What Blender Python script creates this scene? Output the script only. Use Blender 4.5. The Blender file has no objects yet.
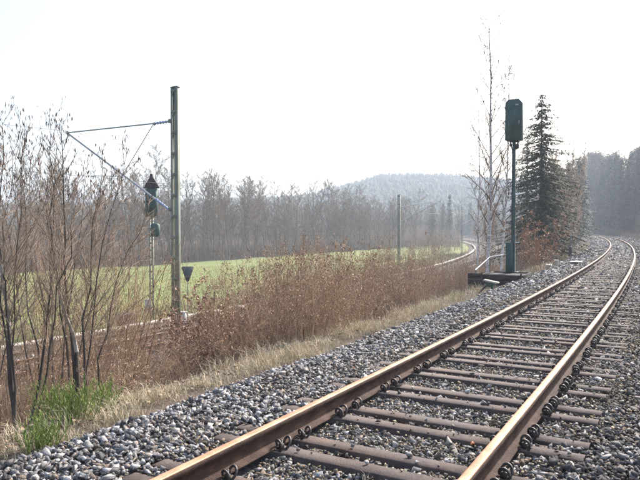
import bpy, math, random
import numpy as np
rnd = random.Random(7)
rng = np.random.default_rng(11)
sc = bpy.context.scene
COL = sc.collection
R = math.radians

# ------------------------------------------------------------------ camera, sky, sun
HC = 1.42                     # lens height above the upper rail head
F = 620.0                     # focal length in pixels of the 640 px wide photograph
HY = 228.4                    # row of the horizon
cam_d = bpy.data.cameras.new("camera")
cam = bpy.data.objects.new("camera", cam_d); COL.objects.link(cam)
cam_d.sensor_width = 36; cam_d.lens = 36 * F / 640
cam_d.clip_start = 0.05; cam_d.clip_end = 6000
cam.location = (0, 0, HC)
cam.rotation_euler = (R(90) - math.atan((240 - HY) / F), 0, 0)
sc.camera = cam

SUN_AZ, SUN_EL = R(38), R(38)          # azimuth from +Y towards +X
w = bpy.data.worlds.new("World"); sc.world = w; w.use_nodes = True
nt = w.node_tree; nt.nodes.clear()
sky = nt.nodes.new("ShaderNodeTexSky"); sky.sky_type = 'NISHITA'; sky.sun_disc = False
sky.sun_elevation = SUN_EL; sky.sun_rotation = SUN_AZ
sky.air_density = 1.0; sky.dust_density = 4.2; sky.ozone_density = 1.0
bg = nt.nodes.new("ShaderNodeBackground"); bg.inputs[1].default_value = 0.15
ow = nt.nodes.new("ShaderNodeOutputWorld")
nt.links.new(sky.outputs[0], bg.inputs[0]); nt.links.new(bg.outputs[0], ow.inputs[0])

sd = bpy.data.lights.new("sun", 'SUN'); sd.energy = 4.2; sd.angle = R(0.6); sd.color = (1, 0.965, 0.92)
so = bpy.data.objects.new("sun", sd); COL.objects.link(so)
so.rotation_euler = (R(90) - SUN_EL, 0, math.pi - SUN_AZ)
vs = sc.view_settings
vs.view_transform = 'Standard'; vs.look = 'None'; vs.exposure = 1.0; vs.gamma = 1; vs.use_curve_mapping = False
sc.cycles.max_bounces = 6; sc.cycles.volume_bounces = 1
sc.cycles.transparent_max_bounces = 16
HAZE = 0.00092


def P(px, py, d):
    """point in the world seen at photograph pixel (px, py) at depth d"""
    return np.array([(px - 320) / F * d, d, HC + (HY - py) / F * d])


# ------------------------------------------------------------------ materials
def mat(name, c1, c2=None, scale=8.0, rough=0.85, bump=0.0, bscale=None, metal=0.0, island=None, spec=0.3, detail=5,
        c3=None, stretch=None, coord='Object', vary=None, stain=None):
    """noise-mixed procedural material; island = list of colours picked at random per loose piece"""
    m = bpy.data.materials.new(name); m.use_nodes = True
    n = m.node_tree.nodes; l = m.node_tree.links; n.clear()
    out = n.new("ShaderNodeOutputMaterial"); b = n.new("ShaderNodeBsdfPrincipled")
    l.new(b.outputs[0], out.inputs[0])
    b.inputs["Roughness"].default_value = rough; b.inputs["Metallic"].default_value = metal
    b.inputs["Specular IOR Level"].default_value = spec
    tc = n.new("ShaderNodeTexCoord"); mp = n.new("ShaderNodeMapping")
    l.new(tc.outputs[coord], mp.inputs[0])
    if stretch: mp.inputs["Scale"].default_value = stretch
    nz = n.new("ShaderNodeTexNoise"); nz.inputs["Scale"].default_value = scale; nz.inputs["Detail"].default_value = detail
    nz.inputs["Roughness"].default_value = 0.62
    l.new(mp.outputs[0], nz.inputs["Vector"])
    r = n.new("ShaderNodeValToRGB")
    r.color_ramp.elements[0].position = 0.3; r.color_ramp.elements[0].color = (*c1, 1)
    r.color_ramp.elements[1].position = 0.7; r.color_ramp.elements[1].color = (*(c2 or c1), 1)
    if c3:
        e = r.color_ramp.elements.new(0.5); e.color = (*c3, 1)
    l.new(nz.outputs[0], r.inputs[0])
    col = r.outputs[0]
    if island:
        g = n.new("ShaderNodeNewGeometry"); ir = n.new("ShaderNodeValToRGB")
        ir.color_ramp.interpolation = 'CONSTANT'
        els = ir.color_ramp.elements
        els[0].position = 0; els[0].color = (*island[0], 1)
        els[1].position = 1 / len(island); els[1].color = (*island[1], 1)
        for i in range(2, len(island)):
            e = els.new(i / len(island)); e.color = (*island[i], 1)
        l.new(g.outputs["Random Per Island"], ir.inputs[0])
        mx = n.new("ShaderNodeMix"); mx.data_type = 'RGBA'; mx.blend_type = 'MULTIPLY'; mx.inputs[0].default_value = 1
        l.new(ir.outputs[0], mx.inputs[6]); l.new(col, mx.inputs[7]); col = mx.outputs[2]
    if vary:        # each plant its own tone
        oi = n.new("ShaderNodeObjectInfo"); vr = n.new("ShaderNodeValToRGB"); vr.color_ramp.elements[0].color = (*vary[0], 1); vr.color_ramp.elements[1].color = (*vary[-1], 1)
        for i in range(1, len(vary) - 1):
            e = vr.color_ramp.elements.new(i / (len(vary) - 1)); e.color = (*vary[i], 1)
        l.new(oi.outputs["Random"], vr.inputs[0])
        mx = n.new("ShaderNodeMix"); mx.data_type = 'RGBA'; mx.blend_type = 'MULTIPLY'; mx.inputs[0].default_value = 1
        l.new(vr.outputs[0], mx.inputs[6]); l.new(col, mx.inputs[7]); col = mx.outputs[2]
    if stain:       # broad patches of dirt: (scale, tint)
        ns = n.new("ShaderNodeTexNoise"); ns.inputs["Scale"].default_value = stain[0]; ns.inputs["Detail"].default_value = 4; l.new(tc.outputs[coord], ns.inputs["Vector"])
        sr = n.new("ShaderNodeValToRGB"); sr.color_ramp.elements[0].position = .38; sr.color_ramp.elements[1].position = .66
        sr.color_ramp.elements[0].color = (1, 1, 1, 1); sr.color_ramp.elements[1].color = (*stain[1], 1); l.new(ns.outputs[0], sr.inputs[0])
        mx = n.new("ShaderNodeMix"); mx.data_type = 'RGBA'; mx.blend_type = 'MULTIPLY'; mx.inputs[0].default_value = 1
        l.new(sr.outputs[0], mx.inputs[6]); l.new(col, mx.inputs[7]); col = mx.outputs[2]
    l.new(col, b.inputs["Base Color"])
    if bump:
        nb = n.new("ShaderNodeTexNoise"); nb.inputs["Scale"].default_value = bscale or scale * 4
        nb.inputs["Detail"].default_value = 6
        l.new(mp.outputs[0], nb.inputs["Vector"])
        bp = n.new("ShaderNodeBump"); bp.inputs["Strength"].default_value = min(1, bump); bp.inputs["Distance"].default_value = 0.02 * max(1, bump)
        l.new(nb.outputs[0], bp.inputs["Height"]); l.new(bp.outputs[0], b.inputs["Normal"])
    return m


M = {}
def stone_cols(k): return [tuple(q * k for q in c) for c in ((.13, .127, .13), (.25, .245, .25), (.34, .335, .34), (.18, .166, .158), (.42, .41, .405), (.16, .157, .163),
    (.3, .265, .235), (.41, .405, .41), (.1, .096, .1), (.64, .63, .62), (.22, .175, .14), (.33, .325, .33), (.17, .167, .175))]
M['stone'] = mat('ballast_stone', (.68, .67, .66), (1, 1, 1), 45, .88, .5, 140, spec=.25, island=stone_cols(1.12), stain=(1.1, (.86, .79, .72)))
M['stone_dark'] = mat('dark_ballast_stone', (.66, .63, .62), (1, 1, 1), 45, .85, .5, 140, spec=.3, island=stone_cols(.72), stain=(1.3, (.72, .6, .52)))  # darker, browner stones for the right of the track
M['fine_stone'] = mat('dirty_fine_gravel', (.75, .72, .68), (1, 1, 1), 20, .95, .3, 120, spec=.2,
                      island=[(.2, .165, .12), (.3, .26, .2), (.12, .095, .07), (.38, .33, .24), (.16, .14, .12), (.27, .2, .13), (.4, .38, .33), (.09, .075, .06)])
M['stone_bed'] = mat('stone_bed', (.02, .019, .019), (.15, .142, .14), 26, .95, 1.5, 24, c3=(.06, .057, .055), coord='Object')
M['soil'] = mat('leaf_litter_soil', (.04, .03, .022), (.15, .11, .075), 3, .95, 1.5, 30, c3=(.085, .062, .043))
M['meadow'] = mat('meadow_grass', (.12, .15, .035), (.22, .235, .09), .9, .95, 1.0, 9, c3=(.15, .19, .05), stain=(.07, (1.15, .95, .85)))
M['steel_slp'] = mat('sleeper_steel', (.055, .045, .043), (.145, .118, .112), 5, .75, .3, 60, c3=(.09, .073, .07), spec=.25, stain=(2.2, (.72, .56, .45)))
M['rust_side_shaded'] = mat('rail_side_rust_shaded', (.05, .028, .02), (.14, .085, .06), 6, .85, .5, 90, c3=(.085, .052, .038), stretch=(1, 1, 3), stain=(5, (.6, .52, .5)))  # rust, darkened further to put the web's shade into the colour
M['rail_top'] = mat('rail_head_rust', (.38, .2, .105), (.6, .36, .215), 3, .55, .12, 80, metal=.1, c3=(.49, .27, .155), spec=.3, stain=(7, (.72, .62, .55)))
M['clip'] = mat('clip_steel', (.03, .025, .025), (.09, .07, .06), 30, .5, .2, spec=.5)
M['green_paint'] = mat('green_paint', (.04, .08, .075), (.065, .12, .11), 9, .6, .2, 30, spec=.35, stretch=(1, 1, .2), stain=(2.5, (.7, .62, .55)))
M['mast_green'] = mat('mast_green_paint', (.16, .19, .155), (.3, .33, .28), 3, .6, .15, 30, c3=(.22, .25, .21), stretch=(1, 1, .3), stain=(1.5, (.75, .66, .55)))
M['mast_grey'] = mat('galvanised_steel', (.3, .31, .32), (.45, .46, .47), 5, .5, .1, metal=.4)
M['white_steel'] = mat('white_paint', (.6, .6, .58), (.8, .8, .78), 12, .5, .1)
M['blue_ins'] = mat('insulator_blue', (.2, .27, .48), (.34, .42, .62), 9, .3, spec=.6)
M['dark_sign'] = mat('dark_sign_back', (.05, .035, .05), (.09, .065, .08), 9, .6)
M['grey_sign'] = mat('grey_sign_back', (.06, .07, .08), (.1, .11, .12), 9, .6)
M['wood_dark'] = mat('weathered_board', (.025, .02, .02), (.08, .065, .06), 6, .85, .5, 40, c3=(.045, .038, .036), stretch=(1, 1, 6))
M['concrete'] = mat('concrete', (.32, .3, .25), (.5, .47, .4), 6, .9, .4, 40)
M['trough'] = mat('trough_cover', (.4, .36, .29), (.58, .53, .45), 2, .9, .3, 30)
M['bark'] = mat('grey_brown_bark', (.09, .075, .06), (.2, .17, .14), 7, .9, .5, 40, stretch=(1, 1, .25))
M['bark_dark'] = mat('dark_bark', (.05, .04, .033), (.12, .1, .085), 7, .9, .5, 40, stretch=(1, 1, .25))
M['twig'] = mat('twig', (.19, .14, .1), (.38, .285, .21), 3, .85)
M['twig_far'] = mat('far_twig', (.12, .09, .068), (.24, .185, .145), 1.5, .9, vary=[(.62, .6, .58), (1, .92, .85), (.8, .75, .72), (1.1, .95, .82), (.7, .7, .7)])
M['twig_brown'] = mat('brown_twig', (.26, .185, .125), (.5, .37, .255), 3, .85, vary=[(.55, .52, .5), (.95, .93, .9), (.75, .64, .56), (1.15, 1.1, 1.02), (.72, .75, .74)])
M['pale_wood'] = mat('pale_cut_wood', (.1, .085, .07), (.5, .45, .4), 9, .85, .8, 40, c3=(.4, .36, .31), stretch=(1, 1, .3))
M['birch'] = mat('birch_bark', (.1, .09, .085), (.75, .73, .7), 5, .8, .3, 30, c3=(.6, .58, .56), stretch=(1, 1, 3))
M['leaf_orange'] = mat('dry_orange_leaf', (.8, .8, .8), (1, 1, 1), 3, .7,
                       island=[(.42, .23, .13), (.34, .18, .1), (.5, .32, .19), (.27, .15, .09), (.4, .26, .17), (.32, .2, .13)])
M['leaf_tan'] = mat('dry_tan_leaf', (.8, .8, .8), (1, 1, 1), 3, .75,
                      island=[(.46, .33, .23), (.38, .25, .17), (.54, .42, .31), (.3, .2, .14), (.5, .33, .2), (.42, .33, .26)], vary=[(.7, .65, .6), (1.1, 1, .95), (1, .8, .65), (.9, .9, .9)])
M['leaf_red'] = mat('dry_beech_leaf', (.8, .8, .8), (1, 1, 1), 3, .6,
                    island=[(.36, .18, .11), (.27, .13, .08), (.46, .27, .18), (.2, .1, .065), (.34, .2, .14), (.52, .35, .25)])
M['leaf_litter'] = mat('fallen_leaf', (.8, .8, .8), (1, 1, 1), 3, .8,
                       island=[(.22, .15, .1), (.3, .2, .13), (.16, .1, .07), (.36, .27, .18), (.25, .16, .1)])
M['dry_grass'] = mat('dry_grass', (.8, .8, .8), (1, 1, 1), 3, .8,
                     island=[(.68, .58, .41), (.8, .7, .52), (.56, .46, .32), (.74, .63, .46), (.42, .34, .23), (.5, .46, .28), (.62, .51, .34)])
M['dead_stalk'] = mat('dead_stalk', (.8, .8, .8), (1, 1, 1), 3, .85,
                      island=[(.34, .26, .18), (.22, .165, .12), (.45, .36, .25), (.29, .22, .16), (.15, .11, .08), (.38, .25, .16)])
M['green_blade'] = mat('fresh_green_blade', (.8, .8, .8), (1, 1, 1), 3, .6,
                       island=[(.15, .26, .05), (.22, .33, .06), (.3, .4, .08), (.09, .16, .03), (.38, .42, .12), (.45, .4, .2), (.24, .34, .07)])
M['meadow_blade'] = mat('meadow_blade', (.8, .8, .8), (1, 1, 1), 3, .7,
                        island=[(.13, .17, .04), (.17, .21, .06), (.22, .24, .1), (.15, .19, .05), (.26, .26, .13)])
M['needle'] = mat('spruce_needles', (.75, .75, .75), (1, 1, 1), 1.5, .8,
                  island=[(.045, .065, .035), (.065, .085, .045), (.09, .1, .055), (.035, .05, .03), (.13, .115, .08)], vary=[(.75, .8, .8), (1.15, 1.05, .95), (.9, .95, .9), (1.3, 1.1, .95)])
M['hill_tree'] = mat('hill_foliage', (.7, .7, .7), (1, 1, 1), 1, .9,
                     island=[(.05, .07, .045), (.09, .085, .06), (.13, .11, .085), (.06, .08, .05), (.11, .1, .075)])
M['catkin'] = mat('catkin', (.13, .085, .06), (.24, .16, .11), 20, .9)
M['red'] = mat('faded_red_plastic', (.45, .06, .07), (.6, .12, .12), 10, .5)
M['orange'] = mat('orange_plastic', (.5, .17, .06), (.62, .26, .1), 10, .5)
M['darkrock'] = mat('dark_rock', (.02, .021, .026), (.07, .073, .083), 8, .9, .5, 30)
M['black_box'] = mat('black_cabinet', (.02, .022, .03), (.05, .05, .06), 8, .6)


# ------------------------------------------------------------------ mesh helpers
class MB:
    def __init__(s): s.v = []; s.f3 = []; s.f4 = []; s.n = 0
    def add(s, v, f3=None, f4=None):
        v = np.asarray(v, float).reshape(-1, 3)
        if f3 is not None and len(f3): s.f3.append(np.asarray(f3, int).reshape(-1, 3) + s.n)
        if f4 is not None and len(f4): s.f4.append(np.asarray(f4, int).reshape(-1, 4) + s.n)
        s.v.append(v); s.n += len(v)
    def mesh(s, name, material, smooth=False):
        me = bpy.data.meshes.new(name)
        v = np.concatenate(s.v) if s.v else np.zeros((0, 3))
        f3 = np.concatenate(s.f3) if s.f3 else np.zeros((0, 3), int)
        f4 = np.concatenate(s.f4) if s.f4 else np.zeros((0, 4), int)
        me.vertices.add(len(v)); me.vertices.foreach_set("co", v.astype(np.float32).ravel())
        nl = f3.size + f4.size
        me.loops.add(nl); me.loops.foreach_set("vertex_index", np.concatenate([f3.ravel(), f4.ravel()]).astype(np.int32))
        me.polygons.add(len(f3) + len(f4))
        st = np.concatenate([np.arange(len(f3)) * 3, f3.size + np.arange(len(f4)) * 4]).astype(np.int32)
        me.polygons.foreach_set("loop_start", st)
        if smooth: me.polygons.foreach_set("use_smooth", np.ones(len(f3) + len(f4), bool))
        me.update(calc_edges=True); me.validate()
        if isinstance(material, str): material = M[material]
        me.materials.append(material)
        return me
    def build(s, name, material, parent=None, smooth=False, **kw):
        o = bpy.data.objects.new(name, s.mesh(name, material, smooth)); COL.objects.link(o)
        if parent is not None: o.parent = parent
        for k, x in kw.items(): o[k] = x
        return o


def unit(v):
    v = np.asarray(v, float); return v / (np.linalg.norm(v) + 1e-12)


def tube(mb, pts, rad, k=5, cap=True):
    pts = np.asarray(pts, float); n = len(pts)
    rad = np.broadcast_to(np.asarray(rad, float), (n,))
    t = np.gradient(pts, axis=0); t /= np.linalg.norm(t, axis=1)[:, None] + 1e-12
    ref = np.array([0, 0, 1.]) if abs(t[:, 2]).mean() < .8 else np.array([1., 0.1, 0])
    a = np.cross(t, ref); a /= np.linalg.norm(a, axis=1)[:, None] + 1e-12
    b = np.cross(t, a)
    th = np.arange(k) * 2 * math.pi / k
    ring = pts[:, None] + rad[:, None, None] * (a[:, None] * np.cos(th)[None, :, None] + b[:, None] * np.sin(th)[None, :, None])
    i = np.arange(n - 1)[:, None] * k; j = np.arange(k)[None]; j2 = (j + 1) % k
    f = np.stack([i + j, i + j2, i + k + j2, i + k + j], -1).reshape(-1, 4)
    f3 = []
    if cap and k > 2:
        for base in (0, (n - 1) * k):
            for q in range(1, k - 1): f3.append((base, base + q, base + q + 1))
    mb.add(ring.reshape(-1, 3), f3, f)


def box(mb, c, sz, rz=0., bev=0., tilt=None):
    """box centred at c; bev > 0 cuts the vertical and horizontal edges"""
    hx, hy, hz = [q / 2 for q in sz]
    if bev <= 0:
        v = np.array([(x, y, z) for z in (-hz, hz) for x, y in ((-hx, -hy), (hx, -hy), (hx, hy), (-hx, hy))])
        f = [(3, 2, 1, 0), (4, 5, 6, 7), (0, 1, 5, 4), (1, 2, 6, 5), (2, 3, 7, 6), (3, 0, 4, 7)]
        f3 = []
    else:
        b = min(bev, hx * .9, hy * .9, hz * .9)
        def ring(ex, z):
            X, Y = hx - ex, hy - ex
            return [(-X + b, -Y, z), (X - b, -Y, z), (X, -Y + b, z), (X, Y - b, z), (X - b, Y, z), (-X + b, Y, z), (-X, Y - b, z), (-X, -Y + b, z)]
        v = np.array(ring(b, -hz) + ring(0, -hz + b) + ring(0, hz - b) + ring(b, hz))
        f = []
        for L in range(3):
            for q in range(8): f.append((L * 8 + q, L * 8 + (q + 1) % 8, L * 8 + 8 + (q + 1) % 8, L * 8 + 8 + q))
        f3 = [(0, q + 1, q) for q in range(1, 7)] + [(24, 24 + q, 24 + q + 1) for q in range(1, 7)]
    if tilt is not None:
        ct, s_ = math.cos(tilt), math.sin(tilt)
        v = v @ np.array([[1, 0, 0], [0, ct, s_], [0, -s_, ct]])
    c_, s_ = math.cos(rz), math.sin(rz)
    v = v @ np.array([[c_, s_, 0], [-s_, c_, 0], [0, 0, 1]])
    mb.add(v + np.asarray(c, float), f3, f)


def thing(name, label, cat, loc=(0, 0, 0), rz=0., group=None):
    o = bpy.data.objects.new(name, None); COL.objects.link(o)
    o.empty_display_size = .1
    o.location = tuple(float(q) for q in loc); o.rotation_euler = (0, 0, rz); o['label'] = label; o['category'] = cat
    if group: o['group'] = group
    return o


def tag(o, label, cat, group=None):
    o['label'] = label; o['category'] = cat
    if group: o['group'] = group
    return o


KIDS = {}
def kids(o):
    if o.name not in KIDS: KIDS[o.name] = list(o.children)
    return KIDS[o.name]


def copy_tree(o, parent=None):
    c = o.copy(); COL.objects.link(c)
    if parent is not None: c.parent = parent
    for ch in kids(o): copy_tree(ch, c)
    return c


class Proto:
    """first placing moves the source itself, later ones copy it with its parts"""
    def __init__(s, src): s.src = src; s.used = False
    def place(s, loc, rz=0., scale=1., label=None, group=None, sxy=None, tilt=(0, 0)):
        if s.used: o = copy_tree(s.src)
        else: o = s.src; kids(o); [kids(c) for c in kids(o)]; s.used = True
        o.location = tuple(float(q) for q in loc); o.rotation_euler = (tilt[0], tilt[1], rz)
        q = sxy or scale
        o.scale = (q, q, scale)
        if label: o['label'] = label
        if group: o['group'] = group
        return o


# ------------------------------------------------------------------ the two track lines
DS = 0.5
def line(x0, y0, th, knots, ks, length, back=60., ahead=1400.):
    S = np.arange(0, length + DS, DS)
    k = np.interp(S, knots, ks)
    a = th + np.concatenate([[0], np.cumsum((k[1:] + k[:-1]) / 2 * DS)])
    am = (a[1:] + a[:-1]) / 2
    X = x0 + np.concatenate([[0], np.cumsum(np.sin(am) * DS)]); Y = y0 + np.concatenate([[0], np.cumsum(np.cos(am) * DS)])
    sb = np.arange(-back, 0, DS)
    X = np.concatenate([x0 + sb * math.sin(a[0]), X]); Y = np.concatenate([y0 + sb * math.cos(a[0]), Y])
    A = np.concatenate([np.full(len(sb), a[0]), a]); S = np.concatenate([sb, S])
    sf = np.concatenate([np.arange(5, 100, 5), np.arange(100, ahead, 50)])
    X = np.concatenate([X, X[-1] + sf * math.sin(a[-1])]); Y = np.concatenate([Y, Y[-1] + sf * math.cos(a[-1])])
    A = np.concatenate([A, np.full(len(sf), a[-1])]); S = np.concatenate([S, S[-1] + sf])
    return S, X, Y, A


UP = line(-.79778, 2.19919, .52482, [0, 8, 16, 30, 45, 65, 90, 120, 160, 220],
          [-.00154, -.00157, -.00163, -.00155, -.00135, -.00116, -.00102, -.00092, -.00082, -.00072], 220)
LO = line(-11.91391, 19., .56976, [0, 25, 50, 75, 100, 125, 150, 175, 200, 220],
          [-.0048, -.00337, -.00248, -.00226, -.00205, -.00185, -.00174, -.00164, -.00155, -.00145], 220)
ZL = HC - 4.0                 # lower rail head


def at(T, s, u, z=0.):
    """world points at distance s along a line, u to its right"""
    s = np.asarray(s, float); u = np.asarray(u, float)
    X = np.interp(s, T[0], T[1]); Y = np.interp(s, T[0], T[2]); a = np.interp(s, T[0], T[3])
    x = X + u * np.cos(a); y = Y - u * np.sin(a)
    return np.stack(np.broadcast_arrays(x, y, np.asarray(z, float)), -1)


def head(T, s): return float(np.interp(s, T[0], T[3]))


def offs(T, x, y):
    """signed distance (right positive) and s of points from a line"""
    x = np.asarray(x, float).ravel(); y = np.asarray(y, float).ravel()
    sel = np.arange(0, len(T[0]), 2)
    X = T[1][sel]; Y = T[2][sel]; A = T[3][sel]; S = T[0][sel]
    u = np.empty(len(x)); s = np.empty(len(x))
    for i in range(0, len(x), 4000):
        dx = x[i:i + 4000, None] - X; dy = y[i:i + 4000, None] - Y
        j = (dx * dx + dy * dy).argmin(1); q = np.arange(len(j))
        ax, ay = np.sin(A[j]), np.cos(A[j]); ddx, ddy = dx[q, j], dy[q, j]
        u[i:i + 4000] = ddx * ay - ddy * ax; s[i:i + 4000] = S[j] + ddx * ax + ddy * ay
    return u, s


LOWZ = -2.92
def wob(x, y, k=1.0):
    return (np.sin(x * .9 * k + 1.3) * np.sin(y * .7 * k + .4) + .5 * np.sin(x * 2.3 * k - y * 1.9 * k))


def ground_z(x, y):
    x = np.asarray(x, float).ravel(); y = np.asarray(y, float).ravel()
    u, s = offs(UP, x, y); v, sv = offs(LO, x, y)
    t = -u
    left = np.interp(t, [0, 2.3, 2.75, 3.5, 9.3, 400], [-.5, -.5, -.42, -.5, LOWZ, LOWZ])
    left = left + np.where(t > 2.9, .05 * wob(x, y) * np.clip((t - 2.9) / 2, 0, 1), 0)
    right = np.interp(u, [0, 4.5, 6.5, 14, 40, 120], [-.5, -.5, -.38, 1.2, 4.5, 9])
    z = np.where(u < 0, left, right)
    z = np.where(v < 6.8, np.minimum(z, LOWZ), z)
    z = np.where(v < -2, LOWZ - np.clip((-v - 2) * .028, 0, 1.15) - .25, z)
    # the hills behind
    far = np.clip((y - 230) / 330, 0, 1); far = far * far * (3 - 2 * far)
    az = (x / np.maximum(y, 1)) * F + 320
    ridge = np.interp(az, [-900, 60, 200, 300, 335, 380, 440, 520, 600, 800, 1500], [14, 18, 22, 26, 35, 46, 46, 40, 36, 38, 42])
    z = z + far * (ridge * np.clip(y / 600, .6, 1.0) + 3)
    return z


def gz(x, y): return float(ground_z([x], [y])[0])


def gridmesh(name, T, ss, uu, zf, material, smooth=True, **kw):
    Sg, Ug = np.meshgrid(ss, uu, indexing='ij')
    p = at(T, Sg.ravel(), Ug.ravel(), 0.)
    p[:, 2] = zf(p[:, 0], p[:, 1], Sg.ravel(), Ug.ravel())
    n, m = len(ss), len(uu)
    i = np.arange(n - 1)[:, None] * m + np.arange(m - 1)[None]
    f = np.stack([i, i + m, i + m + 1, i + 1], -1).reshape(-1, 4)[:, ::-1]
    mb = MB(); mb.add(p, None, f)
    o = mb.build(name, material, None, smooth, **kw)
    return o


def bedz(u, s=0.):
    a = np.abs(u)
    z = np.interp(a, [0, .68, .85, 1.3, 1.9, 2.2, 2.8], [-.218, -.218, -.208, -.185, -.2, -.24, -.52])
    zr = np.interp(u, [0, .68, .85, 1.3, 2.2, 4.5, 6.4, 7], [-.218, -.218, -.21, -.2, -.23, -.27, -.36, -.55])
    return np.where(u > 0, zr, z)


ss_g = np.concatenate([np.arange(-58, 0, 3), np.arange(0, 30, .6), np.arange(30, 100, 2.), np.arange(100, 222, 5), np.arange(225, 1560, 28)])
uu_g = np.unique(np.concatenate([-np.geomspace(30, 620, 26), np.arange(-30, -12, .9), np.arange(-12, -2.5, .35), [-2.75, -2.3, 0, 2.5, 4.5, 5.5, 6.5, 8, 10, 14, 20, 30, 40, 60, 90, 140, 220, 330, 480, 650]]))
gridmesh('ground', UP, ss_g, uu_g, lambda x, y, s, u: ground_z(x, y), 'soil', kind='structure')
# the meadow beyond the lower line
def edge_side(x, y):      # metres beyond the wood's edge
    e0 = np.array([-75., 30.]); dd = unit(np.array([104., 138.])); return -((x - e0[0]) * dd[1] - (y - e0[1]) * dd[0])
def meadow_z(x, y, s, v): return LOWZ - np.clip((-v - 2) * .028, 0, 1.15) + .02 + .06 * wob(x, y, .3) - np.clip(edge_side(x, y), 0, 3) * .4
vv_m = -np.concatenate([np.arange(1.2, 10, 1.2), np.arange(11, 40, 3), np.arange(42, 110, 6)])[::-1]
gridmesh('meadow', LO, np.concatenate([np.arange(-40, 60, 1.5), np.arange(60, 170, 4)]), vv_m, meadow_z, 'meadow', kind='structure')
ss_t = np.concatenate([np.arange(-8, 40, .4), np.arange(40, 216, 2)])
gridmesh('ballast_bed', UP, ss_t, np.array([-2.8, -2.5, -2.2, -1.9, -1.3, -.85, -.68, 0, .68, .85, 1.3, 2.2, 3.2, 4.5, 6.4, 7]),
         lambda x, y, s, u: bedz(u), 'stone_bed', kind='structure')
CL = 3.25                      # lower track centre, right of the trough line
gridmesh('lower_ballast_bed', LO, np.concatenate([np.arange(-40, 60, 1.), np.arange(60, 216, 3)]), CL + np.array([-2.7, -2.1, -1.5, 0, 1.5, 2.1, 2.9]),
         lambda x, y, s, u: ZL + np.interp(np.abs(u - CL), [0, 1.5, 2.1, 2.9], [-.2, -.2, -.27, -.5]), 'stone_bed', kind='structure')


# ------------------------------------------------------------------ rails
def rail(T, ss, off, ztop, parent, sides=('rust_side_shaded', 'rail_top')):
    # half profile of a flat-bottomed rail (offset, height below the head)
    prof = [(.07, -.16), (.07, -.149), (.022, -.136), (.0085, -.12), (.0085, -.05), (.034, -.037), (.035, -.01), (.029, -.001)]
    full = [(x, z) for x, z in prof] + [(-x, z) for x, z in prof[::-1]]
    n, m = len(ss), len(full)
    v = np.concatenate([at(T, ss, off + x, ztop + z)[:, None] for x, z in full], 1)
    i = np.arange(n - 1)[:, None] * m + np.arange(m)[None]; j = np.arange(n - 1)[:, None] * m + (np.arange(m)[None] + 1) % m
    f = np.stack([i, i + m, j + m, j], -1).reshape(-1, 4)
    mb = MB(); mb.add(v.reshape(-1, 3), None, f); ob = mb.build('rail', sides[0], parent)
    mb = MB()
    hp = [(.0305, -.004), (.029, .0008), (.018, .0035), (-.018, .0035), (-.029, .0008), (-.0305, -.004)]
    m = len(hp); v = np.concatenate([at(T, ss, off + x, ztop + z)[:, None] for x, z in hp], 1)
    i = np.arange(n - 1)[:, None] * m + np.arange(m - 1)[None]
    f = np.stack([i, i + m, i + m + 1, i + 1], -1).reshape(-1, 4)
    mb.add(v.reshape(-1, 3), None, f); mb.build('running_surface', sides[1], ob, True)
    return ob


G = .7535
t_up = thing('railway_track', 'rusty orange railed upper track running from the bottom edge into a left bend', 'railway track')
ss_r = np.concatenate([np.arange(-7, 60, .5), np.arange(60, 214, 2)])
for sgn in (-1, 1): rail(UP, ss_r, sgn * G, 0., t_up)
t_lo = thing('railway_track', 'lower track behind the brown shrubs beside the meadow', 'railway track')
ss_l = np.concatenate([np.arange(-40, 60, 1.), np.arange(60, 214, 2)])
for sgn in (-1, 1): rail(LO, ss_l, CL + sgn * G, ZL, t_lo)


def channel(mb, c, length, width, depth, rz, zt):
    """steel trough beam along local x: chamfered top, open underneath"""
    hl, hw = length / 2, width / 2
    pr = [(-hw - .012, zt - depth), (-hw, zt - .007), (-hw + .007, zt), (hw - .007, zt), (hw, zt - .007), (hw + .012, zt - depth)]
    v = [(x, y, z) for x in (-hl, hl) for y, z in pr]
    f = [(i, i + 1, i + 7, i + 6) for i in range(5)] + [(0, 1, 4, 5), (1, 2, 3, 4), (6, 11, 10, 7), (7, 10, 9, 8)]
    v = np.array(v); cc, s_ = math.cos(rz), math.sin(rz)
    v = v @ np.array([[cc, s_, 0], [-s_, cc, 0], [0, 0, 1]]) + np.asarray(c, float)
    mb.add(v, None, f)


# double-beam steel sleeper, local x across the track, y along it
mb = MB()
for q in (-.14, .14): channel(mb, (0, q, 0), 2.5, .15, .1, 0, -.162)
for xx in (-.95, -.45, .45, .95): box(mb, (xx, 0, -.21), (.06, .15, .05))
sleeper_me = mb.mesh('sleeper', 'steel_slp')
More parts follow.
